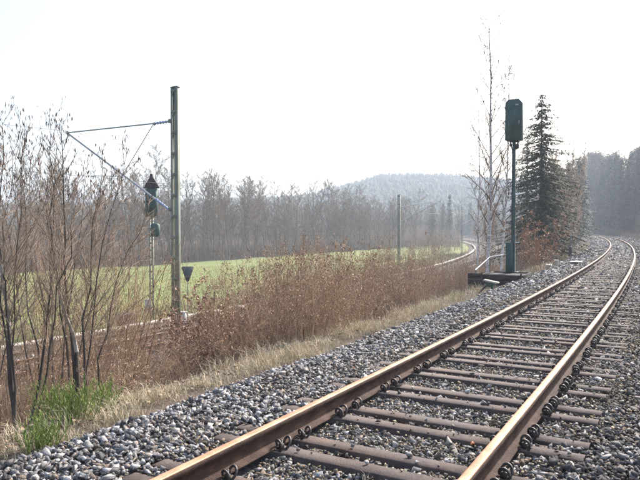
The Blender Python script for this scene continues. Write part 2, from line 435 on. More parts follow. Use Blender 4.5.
# spring clip: two bent wire loops standing over the rail foot
mb = MB()
for sg in (-1, 1):
    th = np.linspace(-2.2, 3.6, 16)
    pts = np.stack([.012 + .039 * np.cos(th) + .01, sg * (.046 + .016 * np.sin(th)) + .024 * np.sin(th * .5), .033 + .041 * np.sin(th) + .002 * th], 1)
    pts = np.concatenate([[(-.05, sg * .012, -.0)], pts])
    tube(mb, pts, .0108, 6)
box(mb, (.015, 0, .015), (.05, .022, .05), bev=.005)
tube(mb, [(.015, 0, .03), (.015, 0, .072)], .011, 6)
clip_me = mb.mesh('spring_clip', 'clip')
PITCH = .90
s0 = 1.43
slp_s = []
sl = s0 - PITCH * 2
while sl < 100:
    p = at(UP, sl, 0., 0.); a = head(UP, sl)
    o = bpy.data.objects.new('sleeper', sleeper_me); COL.objects.link(o); o.parent = t_up
    o.location = tuple(p + np.array([0, 0, rnd.uniform(-.004, .002)])); o.rotation_euler = (0, 0, -a + rnd.uniform(-.012, .012))
    slp_s.append(sl)
    if sl < 26:
        for sx in (-1, 1):
            for side in (-1, 1):
                for q in (-.14, .14):
                    c = bpy.data.objects.new('spring_clip', clip_me); COL.objects.link(c); c.parent = o
                    c.location = (sx * G + side * .082, q + rnd.uniform(-.01, .01), -.158); c.rotation_euler = (rnd.uniform(-.08, .08), rnd.uniform(-.12, .1), (0 if side > 0 else math.pi) + rnd.uniform(-.22, .22)); c.scale = (rnd.uniform(.78, .92),) * 3
    sl += PITCH
mb = MB()
while sl < 210:
    p = at(UP, sl, 0., 0.); a = head(UP, sl)
    for q in (-.14, .14): channel(mb, p + np.array([q * math.sin(a), q * math.cos(a), 0]), 2.5, .135, .1, -a, -.162)
    sl += PITCH
mb.build('distant_sleepers', 'steel_slp', t_up, kind='stuff')
slp_s = np.array(slp_s)
# lower track sleepers
mb = MB(); box(mb, (0, 0, -.2), (2.5, .24, .09), bev=.015); lo_me = mb.mesh('sleeper', 'wood_dark')
for q in np.arange(-6, 100, .65):
    p = at(LO, q, CL, ZL); o = bpy.data.objects.new('sleeper', lo_me); COL.objects.link(o); o.parent = t_lo
    o.location = tuple(p); o.rotation_euler = (0, 0, -head(LO, q))

# concrete cable trough along the lower track: cover slabs
tr = thing('cable_trough', 'pale concrete cable trough curving along the far side of the lower track', 'cable trough')
mb = MB(); box(mb, (0, 0, 0), (.34, .985, .12), bev=.012); slab_me = mb.mesh('cover_slab', 'trough')
qs = np.arange(-12, 120, 1.0)
for q in qs:
    p = at(LO, q, 0., ZL - .05 + rnd.uniform(-.012, .012)); o = bpy.data.objects.new('cover_slab', slab_me); COL.objects.link(o); o.parent = tr
    o.location = tuple(p); o.rotation_euler = (rnd.uniform(-.01, .01), 0, -head(LO, q) + rnd.uniform(-.02, .02))
mb = MB()
for q in np.arange(120, 214, 1.0):
    p = at(LO, q, 0., ZL - .05); box(mb, p, (.34, .985, .12), -head(LO, q), bev=.012)
mb.build('distant_cover_slabs', 'trough', tr, kind='stuff')


# ------------------------------------------------------------------ ballast stones
def ico():
    t = (1 + 5 ** .5) / 2
    v = np.array([(-1, t, 0), (1, t, 0), (-1, -t, 0), (1, -t, 0), (0, -1, t), (0, 1, t), (0, -1, -t), (0, 1, -t), (t, 0, -1), (t, 0, 1), (-t, 0, -1), (-t, 0, 1)], float)
    f = np.array([(0, 11, 5), (0, 5, 1), (0, 1, 7), (0, 7, 10), (0, 10, 11), (1, 5, 9), (5, 11, 4), (11, 10, 2), (10, 7, 6), (7, 1, 8),
                  (3, 9, 4), (3, 4, 2), (3, 2, 6), (3, 6, 8), (3, 8, 9), (4, 9, 5), (2, 4, 11), (6, 2, 10), (8, 6, 7), (9, 8, 1)])
    return v / np.linalg.norm(v[0]), f


IV, IF = ico()
OV = np.array([(x, y, z) for z in (-.6, .6) for x, y in ((-.6, -.6), (.6, -.6), (.6, .6), (-.6, .6))]); 
OF = np.array([(0, 2, 1), (0, 3, 2), (4, 5, 6), (4, 6, 7), (0, 1, 5), (0, 5, 4), (1, 2, 6), (1, 6, 5), (2, 3, 7), (2, 7, 6), (3, 0, 4), (3, 4, 7)])


def rand_rot(n):
    q = rng.normal(size=(n, 4)); q /= np.linalg.norm(q, axis=1)[:, None]
    w_, x, y, z = q.T
    return np.stack([1 - 2 * (y * y + z * z), 2 * (x * y - z * w_), 2 * (x * z + y * w_), 2 * (x * y + z * w_), 1 - 2 * (x * x + z * z), 2 * (y * z - x * w_),
                     2 * (x * z - y * w_), 2 * (y * z + x * w_), 1 - 2 * (x * x + y * y)], 1).reshape(n, 3, 3)


def stones(mb, pts, size, fine=True):
    n = len(pts)
    if fine == 'mix':
        h = rng.random(n) < .45; stones(mb, pts[h], size[h], True); stones(mb, pts[~h], size[~h] * 1.05, False); return
    bv, bf = (IV, IF) if fine else (OV * 1.45, OF)
    k = len(bv)
    v = bv[None] * (1 + rng.uniform(-.34, .3, (n, k, 1))) + rng.uniform(-.12, .12, (n, k, 3))
    for _ in range(5):                     # split faces: flatten against random planes
        pn = rng.normal(size=(n, 1, 3)); pn /= np.linalg.norm(pn, axis=2)[..., None]
        v = v - np.maximum(0, (v * pn).sum(2, keepdims=True) - rng.uniform(.22, .6, (n, 1, 1))) * pn
    v = v * rng.uniform(.75, 1.55, (n, 1, 3))
    v = np.einsum('nij,nkj->nki', rand_rot(n), v)
    v[:, :, 2] *= .8
    v = v * size[:, None, None] + pts[:, None]
    f = (bf[None] + (np.arange(n) * k)[:, None, None]).reshape(-1, 3)
    mb.add(v.reshape(-1, 3), f)


def scatter(n, s0_, s1_, u0, u1, pw=1.0):
    s = s0_ + (s1_ - s0_) * rng.random(n) ** pw
    return s, rng.uniform(u0, u1, n)


def in_view(p, m=30):
    px = 320 + F * p[:, 0] / np.maximum(p[:, 1], .1); py = HY + F * (HC - p[:, 2]) / np.maximum(p[:, 1], .1)
    return (p[:, 1] > 1.5) & (px > -m * 6) & (px < 640 + m * 6) & (py < 480 + m * 5)


mb, mb2 = MB(), MB()
for (a_, b_, dens, lo, hi, fine) in ((.2, 8, 1300, .0105, .0255, 'mix'), (8, 15, 720, .013, .028, 'mix'), (15, 32, 190, .026, .044, False), (32, 75, 50, .04, .066, False), (75, 150, 14, .06, .1, False)):
    n = int((b_ - a_) * 9.3 * dens)
    s, u = scatter(n, a_, b_, -2.85, 6.4)
    # keep stones off rails and mostly off the beams
    keep = (np.abs(np.abs(u) - G) > .085)
    ds = np.abs(s[:, None] - slp_s[None]).min(1)
    onbeam = (np.abs(ds - .14) < .085) & (np.abs(u) < 1.27)
    keep &= ~(onbeam & (rng.random(n) > .012))
    ed = np.clip((np.abs(u) - 2.35) / .5, 0, 1); keep &= ~((u < 0) & (rng.random(n) < ed * .8))
    s, u = s[keep], u[keep]; onb = onbeam[keep]
    p = at(UP, s, u, 0.)
    sz = rng.uniform(lo, hi, len(s)) * rng.choice([.7, 1, 1, 1.25], len(s))
    out = np.abs(u) > 1.0
    p[:, 2] = bedz(u) + sz * rng.uniform(.1, .75, len(s)) + np.where(out, rng.uniform(0, .02, len(s)), 0) + .02 * wob(p[:, 0], p[:, 1], 1.7) * out
    p[:, 2] = np.where(onb, -.155 + sz * .4, p[:, 2])
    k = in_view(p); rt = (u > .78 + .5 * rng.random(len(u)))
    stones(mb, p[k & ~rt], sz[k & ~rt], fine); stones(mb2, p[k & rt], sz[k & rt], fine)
mb.build('gravel', 'stone', None, kind='stuff'); mb2.build('dark_gravel', 'stone_dark', None, kind='stuff')
# finer dirty gravel worked in between the sleepers
mb = MB()
for (a_, b_, n, lo, hi) in ((.2, 7, 15000, .006, .014), (7, 16, 13000, .009, .018), (16, 34, 8000, .015, .028)):
    s, u = scatter(n, a_, b_, -1.45, 1.75); keep = (np.abs(np.abs(u) - G) > .075)
    ds = np.abs(s[:, None] - slp_s[None]).min(1); keep &= ~((np.abs(ds - .14) < .08) & (np.abs(u) < 1.26) & (rng.random(n) > .03))
    s, u, ds = s[keep], u[keep], ds[keep]; p = at(UP, s, u, 0.); sz = rng.uniform(lo, hi, len(s))
    p[:, 2] = bedz(u) + .018 + sz; p[:, 2] = np.where((np.abs(ds - .14) < .08) & (np.abs(u) < 1.26), -.16 + sz * .3, p[:, 2])
    k = in_view(p); stones(mb, p[k], sz[k], False)
mb.build('fine_gravel', 'fine_stone', None, kind='stuff')
mb = MB()
s, u = scatter(9000, -14, 60, CL - 2.3, CL + 2.6)
p = at(LO, s, u, 0.); p[:, 2] = ZL + np.interp(np.abs(u - CL), [0, 1.5, 2.1, 2.9], [-.2, -.2, -.27, -.5]) + .02
k = in_view(p); stones(mb, p[k], rng.uniform(.03, .06, k.sum()), False)
mb.build('lower_gravel', 'stone', None, kind='stuff')


# ------------------------------------------------------------------ grass, stalks, leaves
def blades(mb, p, h, wd, lean, az=None):
    n = len(p); az = rng.uniform(0, 2 * math.pi, n) if az is None else az
    h = np.broadcast_to(h, (n,)); wd = np.broadcast_to(wd, (n,)); lean = np.broadcast_to(lean, (n,))
    d = np.stack([np.cos(az), np.sin(az), np.zeros(n)], 1)
    f_ = rng.uniform(0, math.pi, n); sd_ = np.stack([np.cos(f_), np.sin(f_), np.zeros(n)], 1)
    mid = p + d * (h * lean * .35)[:, None] + np.array([0, 0, 1.]) * (h * .6 * np.sqrt(np.maximum(0.05, 1 - (lean * .6) ** 2)))[:, None]
    tip = mid + d * (h * lean * .6)[:, None] + np.array([0, 0, 1.]) * (h * .4 * (1 - lean * .95))[:, None]
    w_ = sd_ * wd[:, None] / 2
    v = np.stack([p - w_, p + w_, mid + w_ * .8, mid - w_ * .8, tip], 1)
    b = (np.arange(n) * 5)[:, None]
    mb.add(v.reshape(-1, 3), b + np.array([[3, 2, 4]]), b + np.array([[0, 1, 2, 3]]))


def leaves(mb, p, size, flat=1.0):
    n = len(p); Rm = rand_rot(n)
    q = np.array([(-.5, 0, 0), (0, -.34, .06), (.5, 0, 0), (0, .34, .06)])
    v = np.einsum('nij,kj->nki', Rm, q)
    v[:, :, 2] *= flat
    v = v * np.broadcast_to(size, (n,))[:, None, None] + p[:, None]
    f = (np.arange(4)[None] + (np.arange(n) * 4)[:, None])
    mb.add(v.reshape(-1, 3), None, f)


# dry verge grass in tussocks between ballast and thicket
mb = MB()
for (a_, b_, nt_, per) in ((-1.5, 3, 200, 46), (3, 14, 640, 46), (14, 32, 560, 26), (32, 90, 520, 14)):
    s = rng.uniform(a_, b_, nt_); u = -3.15 + rng.normal(0, .27, nt_) + .16 * np.sin(s * 1.3) + .1 * np.sin(s * 3.1 + 1)
    big = rng.random(nt_)
    S_ = np.repeat(s, per) + rng.normal(0, .075, nt_ * per) * (1 + max(a_, 0) / 20); U_ = np.repeat(u, per) + rng.normal(0, .075, nt_ * per) * (1 + max(a_, 0) / 20)
    p = at(UP, S_, U_, 0.); p[:, 2] = ground_z(p[:, 0], p[:, 1]) - .01
    h = np.repeat((.06 + .24 * big ** 3) * (1 + .35 * np.sin(s * 2.1 + 2)), per) * rng.uniform(.5, 1.3, len(p))
    k = in_view(p)
    blades(mb, p[k], h[k], (.0035 + .0011 * max(a_, 0) / 4) * rng.uniform(.7, 1.4, k.sum()), rng.uniform(.35, 1.0, k.sum()))
mb.build('dry_grass', 'dry_grass', None, kind='stuff')
# stalks and seedlings over the slope
mb = MB()
s, u = scatter(34000, -1, 60, -12.2, -3.25, 1.7)
p = at(UP, s, u, 0.); p[:, 2] = ground_z(p[:, 0], p[:, 1]) - .02
blades(mb, p, rng.uniform(.1, .7, len(p)) ** 1.2 * np.clip(-(u + 3.0) / 1.5, .25, 1) * np.where(p[:, 0] / np.maximum(p[:, 1], .1) < -.19, .8, 1), np.maximum(.004, .004 + .0005 * s), rng.uniform(0, .55, len(p)))
s, u = scatter(9000, -10, 90, -4.6, -.6); p = at(LO, s, u, 0.); p[:, 2] = LOWZ
blades(mb, p, rng.uniform(.2, .8, len(p)), .02, rng.uniform(0, .5, len(p)))
mb.build('dead_undergrowth', 'dead_stalk', None, kind='stuff')
mb = MB()
s, u = scatter(30000, -1, 45, -11, -2.95, 1.8)
p = at(UP, s, u, 0.); p[:, 2] = ground_z(p[:, 0], p[:, 1]) + rng.uniform(0, .08, len(p))
leaves(mb, p, rng.uniform(.03, .08, len(p)) * (1 + s / 40), .4)
mb.build('fallen_leaves', 'leaf_litter', None, kind='stuff')
# meadow blades
mb = MB()
s = rng.uniform(-14, 60, 26000); v_ = -1.4 - 34 * rng.random(26000) ** 1.6
p = at(LO, s, v_, 0.); p[:, 2] = meadow_z(p[:, 0], p[:, 1], s, v_) - .01
k = in_view(p); p = p[k]
blades(mb, p, rng.uniform(.05, .16, len(p)), .035, rng.uniform(.2, .8, len(p)))
mb.build('meadow_grass', 'meadow_blade', None, kind='stuff')
# scattered small weeds in the track bed
mb = MB()
for q in range(150):
    s = rnd.uniform(1.5, 22); u = rnd.uniform(-2.4, 2.0)
    if abs(abs(u) - G) < .1: continue
    p0 = at(UP, s, u, float(bedz(np.array(u))) + .01); n = rnd.randint(3, 10)
    blades(mb, p0 + rng.normal(0, .02, (n, 3)) * [1, 1, 0], rng.uniform(.03, .12, n), .004, rng.uniform(.1, .8, n))
mb.build('dry_weeds', 'dry_grass', None, kind='stuff')


# ------------------------------------------------------------------ woody plants
def bend(p, d, L, n, jit, up, r=rnd):
    pts = [np.array(p, float)]; d = unit(d)
    for i in range(n):
        d = unit(d + np.array([r.gauss(0, jit), r.gauss(0, jit), r.gauss(0, jit) + up]))
        pts.append(pts[-1] + d * L / n)
    return np.array(pts)


def cone(mb, a, b, r):
    d = b - a; ref = np.array([0, 0, 1.]) if abs(d[2]) < .8 * np.linalg.norm(d) else np.array([1., 0, 0])
    x = unit(np.cross(d, ref)) * r; y = unit(np.cross(d, x)) * r
    mb.add([a + x, a - .5 * x + .87 * y, a - .5 * x - .87 * y, b], [(0, 1, 3), (1, 2, 3), (2, 0, 3)])


def interp_pt(pts, t):
    q = t * (len(pts) - 1); i = min(int(q), len(pts) - 2); f = q - i
    return pts[i] * (1 - f) + pts[i + 1] * f, unit(pts[i + 1] - pts[i])


def side_dir(d, ang, az):
    ref = np.array([0, 0, 1.]) if abs(d[2]) < .9 else np.array([1., 0, 0])
    x = unit(np.cross(d, ref)); y = np.cross(d, x)
    return unit(d * math.cos(ang) + (x * math.cos(az) + y * math.sin(az)) * math.sin(ang))


def bare_tree(H, r0, n1, n2, n3, spread=.6, clear=.25, rtw=.012, wob_=.05, limb=.38, ups=.08, l3=.25):
    """meshes of a leafless tree: trunk, crown"""
    tr_, cr = MB(), MB()
    trunk = bend((0, 0, -.3), (rnd.gauss(0, .04), rnd.gauss(0, .04), 1), H + .3, 9, wob_, .1)
    rt = r0 * np.linspace(1, .12, 10) ** .9
    tube(tr_, trunk, rt, 6)
    for i in range(n1):
        t = clear + (1 - clear) * (i + rnd.random() * .6) / n1
        t = min(.985, t)
        p, d = interp_pt(trunk, t)
        L = H * limb * (1.05 - t) ** .55 * rnd.uniform(.6, 1.1) * (.6 if t < clear + .1 else 1)
        dd = side_dir(d, rnd.uniform(spread * .6, spread * 1.3), i * 2.4 + rnd.random())
        b1 = bend(p, dd, L, 4, .1, ups)
        rb = r0 * (1 - t * .85) * .38
        tube(cr, b1, np.linspace(rb, rtw * .8, 5), 4, False)
        for j in range(n2):
            tt = .2 + .78 * (j + rnd.random()) / n2
            p2, d2 = interp_pt(b1, tt)
            L2 = L * .42 * (1.15 - tt) * rnd.uniform(.6, 1.3)
            b2 = bend(p2, side_dir(d2, rnd.uniform(.4, .9), rnd.uniform(0, 6.3)), L2, 2, .14, ups)
            tube(cr, b2, [max(rtw, rb * .35), rtw * .9, rtw * .5], 3, False)
            for k in range(n3):
                t3 = .15 + .85 * rnd.random(); p3, d3 = interp_pt(b2, t3)
                L3 = max(l3, L2 * .5) * rnd.uniform(.5, 1.2)
                e = p3 + side_dir(d3, rnd.uniform(.3, .8), rnd.uniform(0, 6.3)) * L3 + np.array([0, 0, L3 * .15])
                cone(cr, p3, e, rtw * .75)
    return tr_, cr


def tree_proto(name, label, cat, parts):
    t = thing(name, label, cat)
    for nm, mbx, m_ in parts:
        ob = mbx.build(nm, m_, t)
        if nm in ('stems', 'twigs', 'dead_leaves', 'crown'): ob['kind'] = 'stuff'
    return Proto(t)


def shrub(H, nst, n2, n3, r0, base=.25, spread=.35, leafn=0, leaf=None, lsz=.05, up=.05, ltop=1.0, sub=0):
    st, tw, lf = MB(), MB(), MB()
    for i in range(nst):
        a = rnd.uniform(0, 6.3); q = rnd.random() ** .5 * base
        p = (q * math.cos(a), q * math.sin(a), -.15)
        lean = spread * rnd.uniform(.2, 1)
        h = H * rnd.uniform(.55, 1.05)
        b = bend(p, (math.cos(a) * lean, math.sin(a) * lean, 1), h, 6, .1, up)
        rr = r0 * rnd.uniform(.5, 1.1)
        tube(st, b, np.linspace(rr, rr * .18, 7), 4, False)
        for j in range(n2):
            t = .15 + .83 * (j + rnd.random()) / n2
            p2, d2 = interp_pt(b, t)
            L2 = h * .34 * (1.1 - t) ** .7 * rnd.uniform(.4, 1.2)
            b2 = bend(p2, side_dir(d2, rnd.uniform(.4, 1.15), rnd.uniform(0, 6.3)), L2, 3, .17, .06)
            r2 = max(.0022, rr * .4 * (1 - t * .7))
            tube(tw, b2, np.linspace(r2, r2 * .35, 4), 3, False)
            for k in range(n3):
                t3 = .2 + .8 * rnd.random(); p3, d3 = interp_pt(b2, t3)
                L3 = max(.1, L2 * .4) * rnd.uniform(.5, 1.3)
                e = p3 + side_dir(d3, rnd.uniform(.3, .8), rnd.uniform(0, 6.3)) * L3
                cone(tw, p3, e, max(.0018, r2 * .45))
                if sub:
                    for _ in range(sub):
                        m3 = p3 + (e - p3) * rnd.random(); cone(tw, m3, m3 + side_dir(unit(e - p3), .6, rnd.uniform(0, 6.3)) * L3 * .5, .0016)
                if leafn and rnd.random() < leafn:
                    for _ in range(3):
                        lf.v.append(None) if False else None
                    n = rnd.randint(2, 5)
                    pp = p3 + (e - p3) * rng.random((n, 1)) + rng.normal(0, .02, (n, 3))
                    leaves(lf, pp, lsz * rng.uniform(.6, 1.3, n))
    parts = [('stems', st, 'bark' if r0 > .02 else 'twig_brown'), ('twigs', tw, 'twig_brown')]
    if leafn: parts.append(('dead_leaves', lf, leaf))
    return parts


SLG = 'bare shrubs in the thicket on the slope between the two tracks'
SLL = 'bare brown shrub in the tangled thicket on the slope between the two tracks'
bare_sh = [tree_proto('bare_shrub', SLL, 'shrub', shrub(2.3, 11, 8, 5, .010, .35, .7, .22, 'leaf_tan', .026)) for _ in range(6)]
OLL = 'shrub still holding dry orange brown leaves in the thicket between the two tracks'
OLG = 'leafy brown shrubs in the thicket between the two tracks'
leaf_sh = [tree_proto('leafy_shrub', OLL, 'shrub', shrub(2.2, 10, 8, 5, .011, .35, .6, .5, ('leaf_orange', 'leaf_tan', 'leaf_tan')[_], .034)) for _ in range(3)]
SPL = 'slender bare sapling rising above the thicket between the two tracks'
SPG = 'slender bare saplings rising from the thicket'
sap = [tree_proto('bare_sapling', SPL, 'sapling', shrub(3.4, 2, 16, 4, .017, .1, .12)) for _ in range(3)]


def put(proto, x, y, sc_=1., label=None, group=None, dz=0., sxy=None, name=None):
    o = proto.place((x, y, gz(x, y) + dz), rnd.uniform(0, 6.3), sc_, label, group, sxy, (rnd.gauss(0, .03), rnd.gauss(0, .03)))
    return o


def zone(px, d):
    far = 'up by the verge grass' if d < 0 else 'down by the lower track'
    if px < 176: return 'left of the tall lattice mast, ' + far
    if px < 262: return 'right of the tall lattice mast, ' + far
    if px < 345: return 'in the tall clump before the meadow, ' + far
    if px < 410: return 'near the thin distant mast, ' + far
    return 'left of the retaining box, ' + far
nb = 0
for i in range(1600):
    s = 3.5 + 62 * rnd.random() ** 1.25; u = rnd.uniform(-11.5, -4.0)
    p = at(UP, s, u, 0.); v, _ = offs(LO, p[0], p[1])
    if v[0] < CL + 2.6: continue
    if p[1] < 3: continue
    px = 320 + F * p[0] / p[1]
    if px < -120 or px > 520: continue
    # thinner to the left of the mast, so that the lower line shows through
    if math.sin(s * 1.7 + 1) * math.sin(u * 1.9 + s * .6) + rnd.uniform(-.9, .9) < -.15: continue      # clumps and gaps
    d = p[1]
    top = np.interp(px, [0, 180, 215, 250, 300, 330, 400, 440, 500], [345, 335, 286, 256, 226, 230, 248, 260, 274]) + rnd.gauss(0, 14)
    zt = HC - (top - HY) / F * d
    h = zt - gz(p[0], p[1])
    if h < .5: continue
    k = rnd.random()
    if k < .72:
        put(rnd.choice(bare_sh), p[0], p[1], min(1.75, max(.4, h / 2.3)), 'bare brown shrub ' + zone(px, -1 if u > -7 else 1), SLG, sxy=min(1.4, max(.6, h / 2.3)))
    else:
        put(rnd.choice(leaf_sh), p[0], p[1], min(1.7, max(.4, h / 2.2)), 'tan leaved shrub ' + zone(px, -1 if u > -7 else 1), OLG, sxy=min(1.3, max(.6, h / 2.2)))
    nb += 1
    if nb >= 270: break
for i in range(20):
    px = rnd.uniform(-20, 205); d = rnd.uniform(8.5, 15.5); x = (px - 320) / F * d; u, _ = offs(UP, x, d); v, _ = offs(LO, x, d)
    if u[0] > -4 or v[0] < CL + 2.6: continue
    h = HC + (HY - rnd.gauss(338, 16)) / F * d - gz(x, d)
    if h > .4: put(rnd.choice(bare_sh), x, d, min(1.4, h / 2.1), 'bare brown shrub ' + zone(px, -1 if u[0] > -7 else 1), SLG, sxy=max(.6, min(1.2, h / 2)))
for px, top, d in ((243, 246, 12), (256, 236, 12.6), (268, 243, 11), (279, 232, 12.2), (291, 224, 12.8), (302, 219, 11.4), (313, 217, 12.4), (322, 228, 11), (334, 233, 13), (347, 242, 12),
                   (296, 236, 10.4), (310, 232, 10.8), (359, 246, 14), (372, 250, 13), (232, 262, 11.5), (326, 220, 14)):
    x = (px - 320) / F * d; h = HC + (HY - top) / F * d - gz(x, d)
    put(rnd.choice(leaf_sh), x, d, h / 2.15, 'taller tan leaved shrub ' + zone(px, 1), OLG, sxy=rnd.uniform(.8, 1.05))
for px, top, d in ((252, 238, 10.5), (268, 226, 12), (284, 234, 11.5), (300, 206, 13), (322, 230, 11), (338, 222, 15), (360, 246, 14), (388, 250, 17), (245, 232, 13), (262, 240, 15), (291, 222, 13.5), (309, 218, 12), (316, 224, 14), (330, 236, 17), (352, 240, 16), (276, 244, 18), (372, 246, 20),
                   (214, 250, 14), (228, 246, 16), (196, 262, 15), (207, 268, 13), (340, 250, 13), (300, 252, 19), (232, 262, 12), (120, 246, 13), (100, 238, 11), (134, 262, 14)):
    x = (px - 320) / F * d; z0 = gz(x, d); h = HC + (HY - top) / F * d - z0
    put(rnd.choice(sap), x, d, h / 3.3, 'slender bare sapling rising above the shrubs ' + ('left of the tall lattice mast' if px < 176 else 'just right of the red beeches' if px < 250 else 'in the tall clump before the meadow' if px < 320 else 'between the tall clump and the thin distant mast'), SPG, sxy=.9)
print('shrubs', nb)

BUSH = [tree_proto('bare_bush', 'bare bush', 'bush', shrub(2.3, 13, 7, 4, .011, .35, .45)) for _ in range(3)]
TLL = 'tall thin shrub with a few orange leaves behind the near hazels at the left'
tall = [tree_proto('tall_shrub', TLL, 'shrub', shrub(4.3, 9, 13, 7, .016, .4, .35, .2, 'leaf_orange', .03)) for _ in range(3)]
for i in range(13):
    px = rnd.uniform(-30, 152); d = rnd.uniform(10.5, 17.5); x = (px - 320) / F * d
    v, _ = offs(LO, x, d)
    if v[0] < CL + 2.4: d -= 3; x = (px - 320) / F * d
    top = np.interp(px, [-30, 60, 110, 155], [155, 172, 190, 235]) + rnd.gauss(0, 14); h = HC + (HY - top) / F * d - gz(x, d)
    put(rnd.choice(tall), x, d, h / 4.3, TLL, 'tall thin shrubs behind the hazels', sxy=.9)

# brush beyond the lower track
BYL = 'low bare bush on the meadow side of the lower track'
BYG = 'bare bushes beside the meadow'
for px0, px1, d0, d1, n, ht in ((205, 262, 40, 48, 9, 2.3), (262, 320, 48, 58, 6, 1.9), (372, 432, 78, 100, 22, 3.8), (425, 462, 95, 125, 18, 4.2), (330, 372, 66, 80, 4, 1.8)):
    for i in range(n):
        px = rnd.uniform(px0, px1); d = d0 + (d1 - d0) * (px - px0) / (px1 - px0) + rnd.uniform(0, 5); x = (px - 320) / F * d
        v, _ = offs(LO, x, d)
        if v[0] > -1.3: d += (v[0] + 2.5) * 1.6; x = (px - 320) / F * d
        put(rnd.choice(BUSH), x, d, ht / 2.3 * rnd.uniform(.6, 1.1), BYL, BYG, dz=.2)

# near hazels with catkins on the left
def hazel(name, label, px, d, stems, seed, cut=None):
    rr = random.Random(seed)
    x = (px - 320) / F * d; z0 = gz(x, d)
    t = thing(name, label, 'hazel', (x, d, z0))
    st, tw, ck, ct = MB(), MB(), MB(), MB()
    for (lx, top, r0, bx) in stems:        # lean target column, top row
        tp = P(lx, top, d + rr.uniform(-.5, .5)) - np.array([x, d, z0])
        b0 = np.array([bx, rr.uniform(-.12, .12), -.2]); n = 9
        ts = np.linspace(0, 1, n + 1)[:, None]
        mid = b0 + (tp - b0) * ts; mid[:, 0] += np.sin(ts[:, 0] * 3.1) * rr.uniform(-.18, .18); mid[:, 1] += np.sin(ts[:, 0] * 3.1) * rr.uniform(-.2, .2)
        mid[1:-1] += rng.normal(0, .025, (n - 1, 3))
        st = MB(); tube(st, mid, r0 * .72 * np.linspace(1, .14, n + 1), 7); st.build('stem', 'bark_dark', t)
        L = np.linalg.norm(tp - b0)
        for j in range(30):
            tt = .34 + .66 * (j + rr.random()) / 30
            p2, d2 = interp_pt(mid, min(.99, tt)); L2 = L * .34 * (1.12 - tt) ** .8 * rr.uniform(.4, 1.2)
            b2 = bend(p2, side_dir(d2, rr.uniform(.35, .8), rr.uniform(0, 6.3)), L2, 4, .09, .1, rr)
            r2 = max(.003, r0 * .36 * (1 - tt * .75)); tube(tw, b2, np.linspace(r2, .0022, 5), 4, False)
            for k in range(9):
                p3, d3 = interp_pt(b2, .15 + .85 * rr.random()); L3 = max(.14, L2 * .4) * rr.uniform(.5, 1.2)
                e = p3 + side_dir(d3, rr.uniform(.3, .7), rr.uniform(0, 6.3)) * L3
                cone(tw, p3, e, .0026)
                if e[2] + z0 > HC + .35 and rr.random() < .42:
                    for _ in range(rr.randint(1, 2)):
                        c0 = e + rng.normal(0, .008, 3); c1 = c0 + np.array([rr.gauss(0, .008), rr.gauss(0, .008), -rr.uniform(.03, .055)])
                        tube(ck, [c0, (c0 + c1) / 2, c1], [.0025, .0046, .0025], 4)
    if cut:
        (px0, py0), (px1, py1), rc = cut
        a = P(px0, py0, d) - np.array([x, d, z0]); b = P(px1, py1, d - .25) - np.array([x, d, z0])
        m0 = a + (b - a) * .3; lo_ = MB(); tube(lo_, [(.0, .05, -.2), a * [.8, 1, .6], a], [rc * 1.1, rc, rc * .85], 7); lo_.build('stem', 'bark_dark', t)
        tube(ct, [a, m0 + [.02, 0, 0], a + (b - a) * .62 + [-.012, .01, 0], b, b + (b - a) * .02 + [.008, 0, .012]], [rc * .85, rc * .75, rc * .72, rc * .55, .003], 8)
        ct.build('broken_stem', 'pale_wood', t, label='broken stem with its bark gone and pale wood showing')
    tw.build('twigs', 'twig', t, kind='stuff'); ck.build('catkins', 'catkin', t, kind='stuff')
    return t


hazel('hazel_tree', 'near hazel with a pale broken stem rising above the green broom', 78, 7.6,
      [(62, 128, .034, 0), (104, 168, .026, .04), (150, 205, .02, .06), (38, 160, .022, -.04), (128, 150, .018, .02)], 3, ((76, 352), (59, 293), .028))
hazel('hazel_tree', 'near hazel at the left edge with several dark leaning stems', 14, 7.2,
      [(48, 148, .03, .04), (4, 122, .026, 0), (78, 196, .022, .1), (-30, 135, .026, -.05), (24, 134, .02, .0)], 5, ((8, 330), (1, 266), .025))
hazel('hazel_tree', 'hazel behind the near ones with straight stems full of hanging catkins', 46, 10.5,
      [(20, 136, .03, 0), (52, 120, .03, .03), (88, 160, .024, .06), (110, 190, .02, .1), (-4, 150, .024, -.08)], 8)
hazel('hazel_tree', 'thin hazel reaching in from beyond the left edge of the picture', -28, 8.4,
      [(-8, 128, .026, 0), (14, 150, .022, .05), (-40, 120, .026, 0), (34, 215, .018, .1)], 12)

# beeches keeping dense red-brown leaves
be = [tree_proto('young_beech', 'young beech', 'beech', shrub(1.7, 9, 9, 5, .012, .25, .4, .85, 'leaf_red', .048)) for _ in range(2)]
BL = 'young beech with dense red brown leaves right of the tall lattice mast'
for i, (px, d, h) in enumerate(((196, 11.5, 1.75), (212, 12.2, 2.0), (226, 12.8, 1.9), (240, 13.6, 1.7), (206, 10.7, 1.35), (190, 12.6, 1.8))):
    x = (px - 320) / F * d
    lb = ['leftmost young beech with dense red brown leaves, close to the tall lattice mast', BL, BL, 'rightmost young beech with red brown leaves, beside the dark rock heap',
          'low front beech with red brown leaves at the edge of the dry grass', BL][i]
    o = put(be[i % 2], x, d, h / 1.65, lb, 'red leaved young beeches right of the mast')
ob_ = tree_proto('orange_beech', 'beech with bright orange brown leaves right behind the signal post', 'beech', shrub(2.4, 12, 9, 5, .014, .3, .4, .75, 'leaf_orange', .07))
ob_.place((*P(541, 250, 26)[:2], gz(*P(541, 250, 26)[:2])), 0, 1.15)
o = ob_.place((*P(531, 250, 28)[:2], gz(*P(531, 250, 28)[:2])), 2, .95, 'smaller beech with orange brown leaves left of the bright one behind the signal post')

